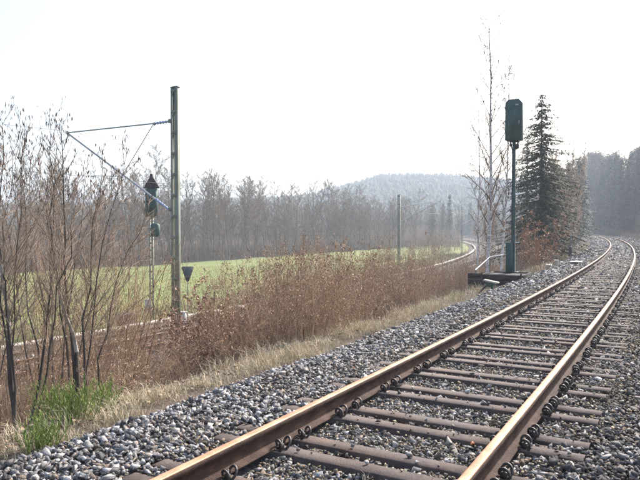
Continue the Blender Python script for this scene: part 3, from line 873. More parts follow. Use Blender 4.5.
# broom / young spruce tufts
def broom(px, py, d, h, n, label):
    x = (px - 320) / F * d; z = gz(x, d)
    t = thing('broom_bush', label, 'broom', (x, d, z))
    g_, s_ = MB(), MB()
    for i in range(n):
        a = rnd.uniform(0, 6.3); ln = rnd.uniform(.1, .75)
        b = bend((rnd.gauss(0, .07), rnd.gauss(0, .07), -.03), (math.cos(a) * ln, math.sin(a) * ln, 1), h * rnd.uniform(.5, 1.05), 5, .06, .04)
        tube(s_, b, np.linspace(.004, .0012, 6), 3, False)
        m_ = 26
        tt = rng.random(m_) ** .7; pp = np.array([interp_pt(b, min(.99, q))[0] for q in tt])
        blades(g_, pp, rng.uniform(.025, .06, m_), .0045, rng.uniform(.2, .9, m_))
    s_.build('stems', 'green_blade', t); g_.build('leaves', 'green_blade', t)


broom(74, 430, 6.0, .46, 95, 'wide bright green broom bush right of the smallest one, under the forked hazel')
broom(102, 425, 6.5, .36, 50, 'green broom bush at the right end of the green row next to the ballast')
broom(42, 455, 5.15, .33, 70, 'nearest green broom bush at the edge of the ballast')
broom(48, 430, 6.1, .48, 50, 'green broom bush standing behind the nearest one at the left')
broom(306, 340, 11.2, .26, 22, 'tiny green broom bush by the dry grass beside the dark rocks')
broom(452, 298, 16.5, .25, 16, 'small green broom bush left of the dark retaining box')
broom(366, 334, 11.8, .12, 10, 'very low green plant at the edge of the dry verge')

# birches, spruces
def birch(px, d, top, r0, label, lean=0., n1=40):
    x = (px - 320) / F * d; z0 = gz(x, d); Hh = HC + (HY - top) / F * d - z0
    t = thing('birch_tree', label, 'birch', (x, d, z0), rnd.uniform(0, 6))
    a, b = bare_tree(Hh, r0, n1, 10, 8, .6, .24, .0065, .03, .27, .04, .1)
    a.build('trunk', 'birch', t); b.build('crown', 'twig_far', t)
    t.rotation_euler[1] = 0


rnd.seed(21)
birch(487, 25, 22, .085, 'tall birch with a white trunk left of the signal post')
birch(501, 26.5, 62, .06, 'slimmer birch standing just behind the signal post', n1=28)
birch(478, 30, 90, .05, 'thin birch left of the tall white trunked one', n1=22)


def spruce(H, rad, nw, nb_, ns, sz, droop=.35, skirt=.12, gap=.1):
    tr_, cr = MB(), MB()
    tube(tr_, [(0, 0, -.3), (0, 0, H * .5), (0, 0, H)], [H * .016, H * .009, .01], 6)
    tips, base = [], []
    for i in range(nw):
        t = skirt + (1 - skirt) * i / nw; z = H * t
        L0 = rad * (1 - t) ** .8 + .06
        for j in range(nb_):
            if rnd.random() < gap: continue
            a = rnd.uniform(0, 6.3); L = L0 * rnd.uniform(.55, 1.15)
            dr = droop * (1 - t * .8)
            n = 4; q = np.linspace(0, 1, n + 1)
            pts = np.stack([np.cos(a) * L * q, np.sin(a) * L * q, z + rnd.uniform(-.4, .4) * H / nw * 3 - dr * L * (q ** 1.4) + .14 * L * q ** 3], 1)
            tube(cr, pts, np.linspace(.012 + L * .006, .004, n + 1), 3, False)
            m_ = max(3, int(ns * L / rad))
            tt = rng.random(m_) ** .75
            pp = np.stack([np.interp(tt, q, pts[:, c]) for c in range(3)], 1)
            az = a + rng.choice([-1, 1], m_) * rng.uniform(.3, 1.2, m_)
            ln = sz * rng.uniform(.6, 1.3, m_) * (1.15 - .5 * tt)
            d = np.stack([np.cos(az), np.sin(az), -rng.uniform(.1, .9, m_)], 1)
            e = pp + d * ln[:, None]
            sd_ = np.stack([-np.sin(az), np.cos(az), rng.uniform(-.5, .5, m_)], 1) * (ln * .22)[:, None]
            mid = (pp + e) / 2
            v = np.stack([pp, mid + sd_, e, mid - sd_], 1)
            base.append(v)
    v = np.concatenate(base).reshape(-1, 3)
    cr.add(v, None, np.arange(len(v)).reshape(-1, 4))
    return tr_, cr


def lone_spruce(px, d, top, rad, label, **kw):
    x = (px - 320) / F * d; z0 = gz(x, d); Hh = HC + (HY - top) / F * d - z0
    t = thing('spruce_tree', label, 'spruce', (x, d, z0), rnd.uniform(0, 6))
    a, b = spruce(Hh, rad, **kw)
    a.build('trunk', 'bark_dark', t); b.build('crown', 'needle', t)


lone_spruce(541, 38, 93, 3.9, 'tall dark spruce standing behind the signal post', nw=74, nb_=11, ns=56, sz=.2, droop=.6, gap=.25)
lone_spruce(527, 45, 135, 3.2, 'shorter spruce at the left foot of the tall dark one', nw=48, nb_=7, ns=46, sz=.2, droop=.5, gap=.2)

protoS = [tree_proto('spruce_tree', 'spruce', 'spruce', [(('trunk', 'crown')[i], m_, ('bark_dark', 'needle')[i]) for i, m_ in enumerate(spruce(16, 2.6, 44, 8, 20, .55, .42))]) for _ in range(3)]
protoB = [tree_proto('bare_tree', 'bare tree', 'tree', [(('trunk', 'crown')[i], m_, ('bark', 'twig_far')[i]) for i, m_ in enumerate(bare_tree(14, .12, 30, 10, 7, .72, .2, .017, .05, .4, .06))]) for _ in range(5)]
protoM = [tree_proto('bare_tree', 'bare tree', 'tree', [(('trunk', 'crown')[i], m_, ('bark', 'twig_brown')[i]) for i, m_ in enumerate(bare_tree(8, .07, 22, 7, 5, .5, .12, .011, .06, .28, .1))]) for _ in range(3)]

# wood behind the meadow
FL = 'leafless tree in the wood along the far edge of the meadow'
FG = 'leafless trees in the wood behind the meadow'
cnt = 0
def edge_pt(q):   # q 0..1 along the wood's edge, from left of frame to the hidden bend
    return np.array([-75 + q * 104, 30 + q * 138])
for row in range(6):
    n = 43
    for i in range(n):
        q = (i + rnd.uniform(-.4, .4)) / n
        e = edge_pt(q) + np.array([-.8, .6]) * (row * 4.2 + rnd.uniform(-2, 2))
        hh = rnd.uniform(.7, 1.12) * (1 + .02 * row)
        if row == 0: hh *= rnd.uniform(.55, 1)
        px = 320 + F * e[0] / e[1]
        if px < -100: continue
        if px < 30: hh *= .95
        fl = ('front row leafless tree' if row == 0 else 'deeper standing leafless tree') + ' behind the meadow, ' + (
            'left of the triangle topped signal' if px < 150 else 'just right of the tall lattice mast' if px < 250 else 'midway along the meadow' if px < 330 else 'near the thin distant mast')
        put(rnd.choice(protoB), e[0], e[1], hh, fl, FG, dz=.25, sxy=hh * rnd.uniform(.95, 1.35)); cnt += 1
put(protoB[1], *P(146, 200, 98)[:2], 1.32, 'broad round crowned bare tree standing taller than the wood behind the triangle topped signal', FG, sxy=1.5)
print('far trees', cnt)

# trees between the two tracks beyond the birch, and along the lower bend
ML = 'young bare tree among those between the two tracks beyond the signal post'
MG = 'young bare trees between the two tracks'
for i in range(64):
    s = rnd.uniform(26, 150); gapw = np.interp(s, [20, 60, 150], [6, 11, 17])
    p = at(UP, s, -4.6 - rnd.random() * gapw, 0.); v, _ = offs(LO, p[0], p[1])
    if v[0] < CL + 3.2: continue
    px = 320 + F * p[0] / p[1]
    if px < 478: continue
    put(rnd.choice(protoM), p[0], p[1], rnd.uniform(.45, .95), ML, MG)
CLB = 'leafless tree in the hazy wood beyond the bend of the lower track'
CGB = 'leafless trees beyond the lower bend'
for i in range(46):
    d = rnd.uniform(150, 240); px = rnd.uniform(338, 520); x = (px - 320) / F * d
    v, _ = offs(LO, x, d)
    if -3 < v[0] < 8: continue
    put(rnd.choice(protoB), x, d, rnd.uniform(.6, .95), CLB, CGB)
CLS = 'hazy blue green spruce standing in the wood beyond the lower bend'
for i in range(20):
    d = rnd.uniform(165, 260); px = rnd.uniform(415, 535); x = (px - 320) / F * d
    v, _ = offs(LO, x, d)
    if -4 < v[0] < 8: continue
    put(rnd.choice(protoS), x, d, rnd.uniform(.65, 1.0), CLS, 'spruces beyond the lower bend')

# dark forest round the upper bend
DL = 'dark spruce in the forest round the bend of the upper track'
DG = 'spruces round the bend of the upper track'
k = 0
for i in range(4000):
    if k < 105: px = rnd.uniform(550, 612); d = rnd.uniform(135, 290)
    else: px = rnd.uniform(600, 676); d = rnd.uniform(74, 205)
    x = (px - 320) / F * d
    u, sv = offs(UP, x, d); v, _ = offs(LO, x, d)
    if -6 < u[0] < 7.5 or v[0] < CL + 7 or (u[0] < 0 and d < 130 and px > 572): continue
    top = np.interp(px, [553, 575, 587, 600, 612, 640, 700], [172, 157, 147, 156, 152, 146, 132]) + abs(rnd.gauss(0, 12)) * (1 if d < 160 else .4)
    h = HC + (HY - top) / F * d - gz(x, d)
    if h < 5 or h > 32: continue
    if rnd.random() < .62:
        put(rnd.choice(protoS), x, d, h / 16, DL, DG, sxy=max(.8, h / 15))
    else:
        put(rnd.choice(protoB), x, d, h / 14, 'bare tree among the spruces round the bend of the upper track', 'bare trees round the bend of the upper track', sxy=max(.6, h / 15))
    k += 1
    if k >= 215: break
for i in range(44):
    d = rnd.uniform(42, 96); px = rnd.uniform(548, 572 + (d - 46) * .4); x = (px - 320) / F * d
    u, _ = offs(UP, x, d)
    if u[0] > -4.4: continue
    top = rnd.uniform(142, 205); h = HC + (HY - top) / F * d - gz(x, d)
    put(rnd.choice(protoM), x, d, h / 8, 'bare brown tree right of the tall spruce, on the inside of the upper bend', 'bare trees right of the tall spruce', sxy=max(.6, h / 10))
for i in range(26):
    px = rnd.uniform(665, 860); d = rnd.uniform(58, 150); x = (px - 320) / F * d; u, _ = offs(UP, x, d)
    if u[0] < 9: continue
    hh = rnd.uniform(13, 18)
    put(rnd.choice(protoS), x, d, hh / 16, DL, DG, sxy=1.1)
for i, (px, d, top) in enumerate(((556, 64, 168), (561, 72, 158), (566, 78, 166), (572, 88, 160), (553, 56, 178), (578, 98, 158), (569, 70, 182), (560, 60, 190), (584, 112, 160), (590, 126, 156))):
    x = (px - 320) / F * d; u, _ = offs(UP, x, d)
    if u[0] > -3.8: x += (-3.8 - u[0]) * math.cos(head(UP, d)); 
    h = HC + (HY - top) / F * d - gz(x, d)
    put(protoS[i % 3] if i in (3, 5, 8, 9) else protoB[i % 5], x, d, h / (16 if i in (3, 5, 8, 9) else 14), 'tree at the left edge of the forest between the tall spruce and the upper bend', 'trees at the left edge of the forest', sxy=max(.55, h / 13))
# dense small stems filling the woods low down
mb = MB()
def sticks(n, fx, h0, h1, r_):
    got = 0
    P_, H_ = [], []
    x, y = fx(n)
    z = ground_z(x, y); h = rng.uniform(h0, h1, len(x)); a = rng.normal(0, .09, (len(x), 2))
    b0 = np.stack([x, y, z - .1], 1); tp = b0 + np.stack([a[:, 0] * h, a[:, 1] * h, h], 1)
    th = rng.uniform(0, 6.3, len(x)); q = []
    for j in range(3): q.append(b0 + r_ * np.stack([np.cos(th + j * 2.09), np.sin(th + j * 2.09), np.zeros(len(x))], 1))
    v = np.stack(q + [tp], 1).reshape(-1, 3); b = (np.arange(len(x)) * 4)[:, None, None]
    mb.add(v, (b + np.array([(0, 1, 3), (1, 2, 3), (2, 0, 3)])[None]).reshape(-1, 3))
def behind_meadow(n):
    q = rng.random(n) * 1.1; off = rng.random(n) * 34; return -75 + q * 104 - .8 * off, 30 + q * 138 + .6 * off
def right_wood(n):
    px = rng.uniform(552, 680, n); d = rng.uniform(95, 230, n); x = (px - 320) / F * d; u, _ = offs(UP, x, d); v, _ = offs(LO, x, d)
    k = ((u > 7.3) | (u < -7)) & (v > CL + 7) & ~((u < 0) & (d < 130)); return x[k], d[k]
def bend_wood(n):
    px = rng.uniform(330, 560, n); d = rng.uniform(140, 260, n); x = (px - 320) / F * d; v, _ = offs(LO, x, d); u, _ = offs(UP, x, d)
    k = ((v > 9) | (v < -3)) & (u < -7) & ~((v < 0) & (px < 360)); return x[k], d[k]
sticks(17000, behind_meadow, 1, 7.5, .035); sticks(12000, right_wood, 1, 8, .05); sticks(9000, bend_wood, 1, 7, .04)
def right_edge(n):
    q = rng.uniform(70, 205, n); uu = rng.uniform(3.6, 9, n); p = at(UP, q, uu, 0.); return p[:, 0], p[:, 1]
sticks(6000, right_edge, .3, 1.5, .02)
mb.build('woodland_undergrowth', 'twig_far', None, kind='stuff')
# brushy edge right of the upper bend
for i in range(165):
    s = rnd.uniform(58, 210); u = rnd.uniform(np.interp(s, [58, 85], [6.5, 3.7]), 9) if rnd.random() < .85 else -rnd.uniform(5.5, 9)
    p = at(UP, s, u, 0.); v, _ = offs(LO, p[0], p[1])
    if v[0] < CL + 4: continue
    put(rnd.choice(BUSH), p[0], p[1], rnd.uniform(.5, 1.5), 'bare brown bush at the forest edge along the bend of the upper track', 'bushes along the upper bend')
# brush left of the verge between signal and bend
for i in range(70):
    s = rnd.uniform(20, 75); u = -rnd.uniform(4.6, 9)
    p = at(UP, s, u, 0.)
    px = 320 + F * p[0] / p[1]
    if px < 440 or 486 < px < 500 and p[1] < 24: continue
    top = np.interp(px, [440, 500, 540, 575], [262, 240, 225, 215]) + rnd.gauss(0, 10)
    h = HC + (HY - top) / F * p[1] - gz(p[0], p[1])
    put(rnd.choice(BUSH), p[0], p[1], min(2.2, max(.6, h / 2.3)), 'bare brown bush behind the signal post along the verge', 'bushes between signal post and bend')

# far hill woods: thousands of small crowns, one mass
mb = MB()
n = 42000
y = rng.uniform(270, 820, n); px = rng.uniform(-150, 800, n); x = (px - 320) / F * y
z = ground_z(x, y)
hh = rng.uniform(4, 9.5, n); rr_ = rng.uniform(1.0, 2.3, n)
con = rng.random(n) < .45
ring = np.arange(6) * math.pi / 3
for lvl in (0, 1):
    sel = con if lvl else ~con
    m_ = sel.sum(); a = ring[None] + rng.uniform(0, 1, (m_, 1)); rj = rng.uniform(.7, 1.25, (m_, 6))
    c = np.stack([x[sel], y[sel], z[sel]], 1)
    def rg(fr, fz): return c[:, None] + np.stack([np.cos(a) * rj * rr_[sel][:, None] * fr, np.sin(a) * rj * rr_[sel][:, None] * fr, np.broadcast_to((hh[sel] * fz)[:, None], a.shape) + rng.uniform(-.4, .4, a.shape)], -1)
    r0_, r1_ = (rg(1, .12), rg(.55, .55)) if lvl else (rg(.9, .3), rg(1, .68))
    tip = (c + np.stack([np.zeros(m_), np.zeros(m_), hh[sel]], 1) * (1.1 if lvl else 1.0))[:, None]
    v = np.concatenate([r0_, r1_, tip], 1)
    b = (np.arange(m_) * 13)[:, None, None]
    i6 = np.arange(6); j6 = (i6 + 1) % 6
    mb.add(v.reshape(-1, 3), (b + np.stack([i6 + 6, j6 + 6, np.full(6, 12)], 1)[None]).reshape(-1, 3), (b + np.stack([i6, j6, j6 + 6, i6 + 6], 1)[None]).reshape(-1, 4))
mb.build('hillside_woods', 'hill_tree', None, kind='stuff')

# ------------------------------------------------------------------ signal post by the upper track
SG = P(511, 272, 20.9); hs = head(UP, 21)
hdir = np.array([math.sin(hs), math.cos(hs), 0]); rdir = np.array([math.cos(hs), -math.sin(hs), 0])
t = thing('signal_post', 'tall green signal post, lamp box seen from behind, in the dark retaining box', 'signal', (SG[0] + .09, SG[1], -.05), -hs)
# local x = right of track, y = along it
mb = MB(); tube(mb, [(0, 0, -.3), (0, 0, 2.2), (0, 0, 4.72)], [.062, .055, .05], 12); mb.build('post', 'green_paint', t, True)
mb = MB(); box(mb, (0, 0, -.02), (.3, .3, .06), bev=.01)
for q in range(4):
    a = q * math.pi / 2 + math.pi / 4
    b_ = MB(); tube(b_, [(math.cos(a) * .14, math.sin(a) * .14, 0), (math.cos(a) * .14, math.sin(a) * .14, .07)], .014, 6); b_.build('bolt', 'green_paint', t)
mb.build('base_plate', 'green_paint', t)
mb = MB()
# lamp box with cut top corners: extruded octagonal outline
W2, B0, B1, D2 = .27, 4.42, 5.78, .17
outl = [(-W2 + .02, B0), (W2 - .02, B0), (W2, B0 + .03), (W2, B1 - .12), (W2 - .1, B1), (-W2 + .1, B1), (-W2, B1 - .12), (-W2, B0 + .03)]
v = [(x, yy, z) for yy in (-D2, D2) for x, z in outl]
f = [(i, (i + 1) % 8, 8 + (i + 1) % 8, 8 + i) for i in range(8)]
f3 = [(0, q + 1, q) for q in range(1, 7)] + [(8, 8 + q, 9 + q) for q in range(1, 7)]
mb.add(v, f3, f); lampbox = mb.build('lamp_housing', 'green_paint', t)
mb = MB(); box(mb, (0, -D2 - .012, 5.05), (.44, .024, 1.12), bev=.01); dr = mb.build('rear_door', 'green_paint', t)
mb = MB(); box(mb, (.12, -D2 - .035, 5.58), (.1, .022, .05), bev=.006); mb.build('handle', 'mast_grey', dr); mb = MB(); box(mb, (.19, -D2 - .035, 5.0), (.025, .03, .12), bev=.005); mb.build('latch', 'mast_grey', dr)
for z in (4.65, 5.45): mb = MB(); tube(mb, [(-.225, -D2 - .03, z - .06), (-.225, -D2 - .03, z + .06)], .014, 6); mb.build('hinge', 'green_paint', dr)
for z in (4.72, 5.1, 5.48):          # shades on the far, lit side
    mb = MB()
    th = np.linspace(0, math.pi, 9); ring1 = np.stack([.11 * np.cos(th), np.full(9, D2), z + .11 * np.sin(th)], 1); ring2 = ring1 * [1, 1, 1] + [0, .22, 0]
    v = np.concatenate([ring1, ring2]); mb.add(v, None, [(i, i + 1, i + 10, i + 9) for i in range(8)]); mb.build('lamp_shade', 'green_paint', t)
mb = MB(); box(mb, (0, 0, 4.4), (.3, .2, .05), bev=.01); tube(mb, [(-.13, 0, 4.4), (-.06, 0, 4.12)], .022, 6); tube(mb, [(.13, 0, 4.4), (.06, 0, 4.12)], .022, 6)
box(mb, (.1, -.03, 4.22), (.12, .12, .16), bev=.02); box(mb, (-.1, -.03, 4.27), (.08, .1, .1), bev=.02); mb.build('bracket', 'black_box', t)
mb = MB(); box(mb, (-.12, -.14, .5), (.2, .16, 1.0), bev=.012); cab = mb.build('cable_cabinet', 'green_paint', t)
mb = MB(); box(mb, (-.12, -.225, .52), (.16, .012, .86), bev=.004); mb.build('door', 'green_paint', cab)
mb = MB(); tube(mb, [(-.06, -.05, 1.0), (-.055, -.045, 2.5), (-.05, -.045, 4.1), (-.1, -.06, 4.3)], .013, 5); mb.build('cable', 'black_box', t)
for z in (1.5, 2.2, 2.9, 3.6): mb = MB(); tube(mb, [(0, 0, z), (0, 0, z + .04)], .066, 12); mb.build('clamp', 'green_paint', t)
mb = MB(); box(mb, (.09, -.02, 1.0), (.2, .03, .03)); mb.build('small_bracket', 'white_steel', t)

# retaining box of dark boards round the post
rb = thing('retaining_box', 'dark weathered board box holding the ground under the signal post', 'retaining wall', (0, 0, 0))
c0 = P(482.5, 272, 19.7); c0[2] = 0
def board_row(p0, dr_, L, zt, zb, n, parent, thick=.05):
    h = (zt - zb) / n
    for i in range(n):
        mbx = MB(); c = p0 + dr_ * L / 2; zc = zt - h * (i + .5)
        box(mbx, (c[0], c[1], zc), (L, thick, h - .012), math.atan2(dr_[1], dr_[0]), bev=.006)
        mbx.build('board', 'wood_dark', parent)
board_row(c0, rdir, 1.22, -.03, -.75, 4, rb)
wl = unit(-rdir * .9 - hdir * .25)
board_row(c0 - hdir * .03 - rdir * .02, wl, .42, -.0, -1.15, 6, rb)
board_row(c0 + rdir * 1.22 + hdir * .03, hdir, 1.5, -.03, -.55, 3, rb)
board_row(c0 + hdir * 1.55 + rdir * .03, rdir, 1.22, -.03, -.75, 4, rb)
board_row(c0 + hdir * .03, hdir, 1.5, -.03, -.95, 5, rb)
for q in (c0, c0 + rdir * 1.2): mb = MB(); box(mb, (q[0] - hdir[0] * .045, q[1] - hdir[1] * .045, -.4), (.05, .04, .84), -hs); mb.build('corner_strip', 'wood_dark', rb)
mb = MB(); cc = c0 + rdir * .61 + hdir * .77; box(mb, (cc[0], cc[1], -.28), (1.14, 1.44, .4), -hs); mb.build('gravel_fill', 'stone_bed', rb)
# handrail
hr = thing('handrail', 'thin white handrail from the retaining box up to the signal post cabinet', 'handrail')
a = P(475.5, 270, 20.0); b = P(490, 257.2, 20.6); c = P(506, 254.6, 20.8)
mb = MB(); tube(mb, [a, b, (b + c) / 2 + [0, 0, .01], c], .018, 6); mb.build('rail', 'white_steel', hr)
mb = MB(); d_ = b.copy(); d_[2] = -.7; tube(mb, [b, d_], .016, 6); mb.build('post', 'mast_grey', hr)
mb = MB(); d_ = a.copy(); d_[2] = -.9; tube(mb, [a, d_], .016, 6); mb.build('post', 'mast_grey', hr)

# small lever stand in front
q = P(491, 290, 17.6); z0 = gz(q[0], q[1])
t = thing('wire_pulley_stand', 'small green two legged stand with pale slanted top before the retaining box', 'pulley stand', (q[0], q[1], z0), -hs)
zt = P(491, 282, 17.6)[2] - z0
mb = MB(); tube(mb, [(.06, 0, -.1), (.03, 0, zt * .55), (0.02, 0, zt)], [.035, .04, .05], 6); mb.build('leg', 'green_paint', t)
mb = MB(); tube(mb, [(-.36, -.1, -.05), (-.18, -.05, zt * .5), (-.04, 0, zt - .05)], [.02, .024, .035], 6); mb.build('leg', 'wood_dark', t)
mb = MB(); box(mb, (-.02, 0, zt - .07), (.2, .14, .14), bev=.03); mb.build('bearing_block', 'green_paint', t)
mb = MB(); v = np.array([(-.2, -.11, zt + .06), (.2, -.11, zt - .01), (.22, .11, zt - .0), (-.18, .11, zt + .07)]); v2 = v - [0, 0, .035]
mb.add(np.concatenate([v, v2]), None, [(0, 1, 2, 3), (7, 6, 5, 4), (0, 4, 5, 1), (1, 5, 6, 2), (2, 6, 7, 3), (3, 7, 4, 0)]); mb.build('top_plate', 'concrete', t)

# marker post further on
q = P(570.5, 262, 31.5); z0 = gz(q[0], q[1])
t = thing('marker_post', 'short dark post with a small box, on the verge just before the bend', 'post', (q[0], q[1], z0), -hs)
mb = MB(); tube(mb, [(0, 0, -.2), (0, 0, 1.6)], .028, 7); mb.build('pole', 'grey_sign', t)
mb = MB(); box(mb, (0, -.04, .8), (.15, .14, .4), bev=.03); bx_ = mb.build('box', 'dark_sign', t)
mb = MB(); box(mb, (0, -.115, .8), (.1, .012, .3), bev=.004); mb.build('lid', 'dark_sign', bx_)
# trackside junction box with pale lid
q = P(576, 270, 27.4)
t = thing('cable_box', 'low grey trackside cable box with a pale lid beside the left rail', 'cable box', (q[0], q[1], -.24), -hs)
mb = MB(); box(mb, (0, 0, .06), (.42, .4, .2), bev=.03); mb.build('body', 'black_box', t)
mb = MB(); box(mb, (0, 0, .185), (.5, .46, .045), bev=.02); mb.build('lid', 'white_steel', t)
# concrete blocks on the verge
for i, (px, py, d, sx, sz_, lb) in enumerate(((556, 264, 29.5, .3, .42, 'upright concrete block at the end of the low verge wall'), (549, 267, 28.8, .9, .22, 'low mossy concrete slab on the verge beside the upright block'), (563, 262, 32, .8, .2, 'low concrete slab beyond the upright block near the marker post'))):
    q = P(px, py, d); mb = MB(); box(mb, (0, 0, sz_ / 2 - .05), (.25, sx, sz_), 0, bev=.02)
    o = mb.build('concrete_block', 'concrete', None); o.location = (q[0], q[1], gz(q[0], q[1])); o.rotation_euler = (0, 0, -hs + .1)
    tag(o, lb, 'concrete block')

# ------------------------------------------------------------------ overhead line masts of the lower track
def channel_v(mb, x0, x1, y0, y1, z0, z1, open_side, th=.012):
    """vertical U channel: web at x0 (or x1), flanges along x"""
    if open_side > 0: box(mb, (x0 + th / 2, (y0 + y1) / 2, (z0 + z1) / 2), (th, y1 - y0, z1 - z0))
    else: box(mb, (x1 - th / 2, (y0 + y1) / 2, (z0 + z1) / 2), (th, y1 - y0, z1 - z0))
    a, b = (x0 + th, x1) if open_side > 0 else (x0, x1 - th)
    for yy in (y0 + th / 2, y1 - th / 2): box(mb, ((a + b) / 2, yy, (z0 + z1) / 2), (b - a, th, z1 - z0))


def lattice_mast(root, Hm, wx, wy, dz=.62):
    mb = MB(); channel_v(mb, -wx, -wx + .075, -wy, wy, -.4, Hm, 1); mb.build('channel', 'mast_green', root)
    mb = MB(); channel_v(mb, wx - .075, wx, -wy, wy, -.4, Hm, -1); mb.build('channel', 'mast_green', root)
    mb = MB(); box(mb, (0, 0, 0), (2 * wx - .02, .01, .09)); me = mb.mesh('batten', 'mast_green')
    z = .4
    while z < Hm:
        for sg in (-1, 1):
            o = bpy.data.objects.new('batten', me); COL.objects.link(o); o.parent = root; o.location = (0, sg * (wy + .0065), z)
        z += dz
    mb = MB(); box(mb, (0, 0, Hm + .008), (2 * wx + .02, 2 * wy + .02, .016)); mb.build('cap', 'mast_green', root)


md = 18.5; mp_ = P(175.8, 300, md); zb = gz(mp_[0], mp_[1]); Hm = P(175, 88, md)[2] - zb
ml = head(LO, 5)
t = thing('catenary_mast', 'tall pale green lattice mast carrying a bracket, standing among shrubs at the left', 'catenary mast', (mp_[0], mp_[1], zb), -ml)
lattice_mast(t, Hm, .12, .075)
mb = MB(); box(mb, (0, 0, -.05), (.6, .6, .4), bev=.04); mb.build('foundation', 'concrete', t)
def loc_(p): # world -> mast local
    q = np.asarray(p, float) - np.array([mp_[0], mp_[1], zb]); a = ml
    return np.array([q[0] * math.cos(a) - q[1] * math.sin(a), q[0] * math.sin(a) + q[1] * math.cos(a), q[2]])
armdir = np.array([-math.cos(ml), math.sin(ml), 0])
def on_arm(px, py):
    """point in the bracket's plane seen at a pixel"""
    k = (px - 320) / F; t_ = (k * mp_[1] - mp_[0]) / (armdir[0] - k * armdir[1]); d = mp_[1] + armdir[1] * t_
    return np.array([mp_[0] + armdir[0] * t_, d, HC + (HY - py) / F * d])
A0, A1, A2 = on_arm(172, 121.5), on_arm(157, 123.6), on_arm(68.5, 133)
B0_, B1_ = on_arm(168.5, 209), on_arm(156, 199.5)
Jn = on_arm(122, 177)
def cyl(name, pts, r, m_, k=8, par=t):
    mb = MB(); tube(mb, [loc_(q) for q in pts], r, k); return mb.build(name, m_, par, True)
cyl('tie_tube', [A1, A2], .024, 'mast_grey')
cyl('bracket_tube', [B1_, A2 + [0, 0, -.02]], .033, 'mast_grey')
cyl('brace', [on_arm(154, 124.4), Jn], .012, 'mast_grey', 6)
cyl('steady_arm', [Jn + [0, 0, .02], on_arm(92, 176)], .014, 'mast_grey', 6)
cyl('drop_rod', [Jn, on_arm(124.5, 207)], .008, 'mast_grey', 5)
for a, b in ((A0, A1), (B0_, B1_)):
    mb = MB(); n = 11; pts = [loc_(a + (b - a) * i / n) for i in range(n + 1)]
    tube(mb, pts, [.02 if i % 2 else .05 for i in range(n + 1)], 10); mb.build('insulator', 'blue_ins', t)
for c_, nm in ((A2, 'end_fitting'), (Jn, 'joint'), (on_arm(155, 124.2), 'clamp')):
    mb = MB(); q = loc_(c_); box(mb, q, (.1, .07, .1), bev=.02); mb.build(nm, 'mast_grey', t)
for c_ in (on_arm(173.2, 121.5), on_arm(170, 209.5)):
    mb = MB(); q = loc_(c_); box(mb, (-.16, 0, q[2]), (.1, .2, .12), bev=.015); mb.build('hinge_plate', 'mast_green', t)

def small_mast(px, d, top, label, jx, jy, arm=True):
    p = P(px, 260, d); z0 = gz(p[0], p[1]) + .2; Hh = P(px, top, d)[2] - z0
    a = head(LO, d); t2 = thing('catenary_mast', label, 'catenary mast', (p[0], p[1], z0), -a)
    lattice_mast(t2, Hh, .13, .1, .8)
    rd = np.array([1., 0, 0])
    if arm:
        zt_, zlo = Hh - .9, Hh - 2.6; L = jx
        mb = MB(); tube(mb, [(.2, 0, zt_ - .3), (L, 0, zt_ + .3)], .03, 6); mb.build('tie_tube', 'mast_grey', t2)
        mb = MB(); tube(mb, [(.2, 0, zlo), (L, 0, zt_ + .28)], .04, 6); mb.build('bracket_tube', 'mast_grey', t2)
        mb = MB(); tube(mb, [(L * .45, 0, zlo + .75), (L * .98, 0, zlo + .7)], .02, 5); mb.build('steady_arm', 'mast_grey', t2)
    return t2
small_mast(399, 62, 195, 'thin distant catenary mast rising from the bushes right of the meadow', 4.2, 0)
small_mast(462, 97, 207, 'faint far catenary mast at the inside of the lower bend', 4.0, 0)

# overhead wires
def wire(name, pts, r, label):
    mb = MB(); allp = []
    for a, b, sag in pts:
        q = np.linspace(0, 1, 15)[:, None]; c = a + (b - a) * q; c[:, 2] -= (4 * sag * q * (1 - q))[:, 0]; allp.append(c if not allp else c[1:])
    tube(mb, np.concatenate(allp), r, 5, False); o = mb.build(name, 'grey_sign', None, True); return tag(o, label, 'wire')
lc = lambda s, z: at(LO, s, CL + .1, z)
a2z = P(400, 213, 62)[2]
endA = A2 + [0, 0, .05]; back_ = lc(-58, A2[2] + .1); m2 = lc(43 + 3, a2z + .9); m3 = lc(86, a2z + 1.4)
wire('messenger_wire', [(back_, endA, .7), (endA, m2, .6), (m2, m3, .5)], .0055, 'upper overhead wire strung from the bracket end across the meadow')
cA = on_arm(95, 177); cb = lc(-58, cA[2]); c2 = lc(46, cA[2] + .05); c3 = lc(86, cA[2] + .05)
wire('contact_wire', [(cb, cA, .05), (cA, c2, .05), (c2, c3, .05)], .006, 'lower overhead contact wire above the lower track')

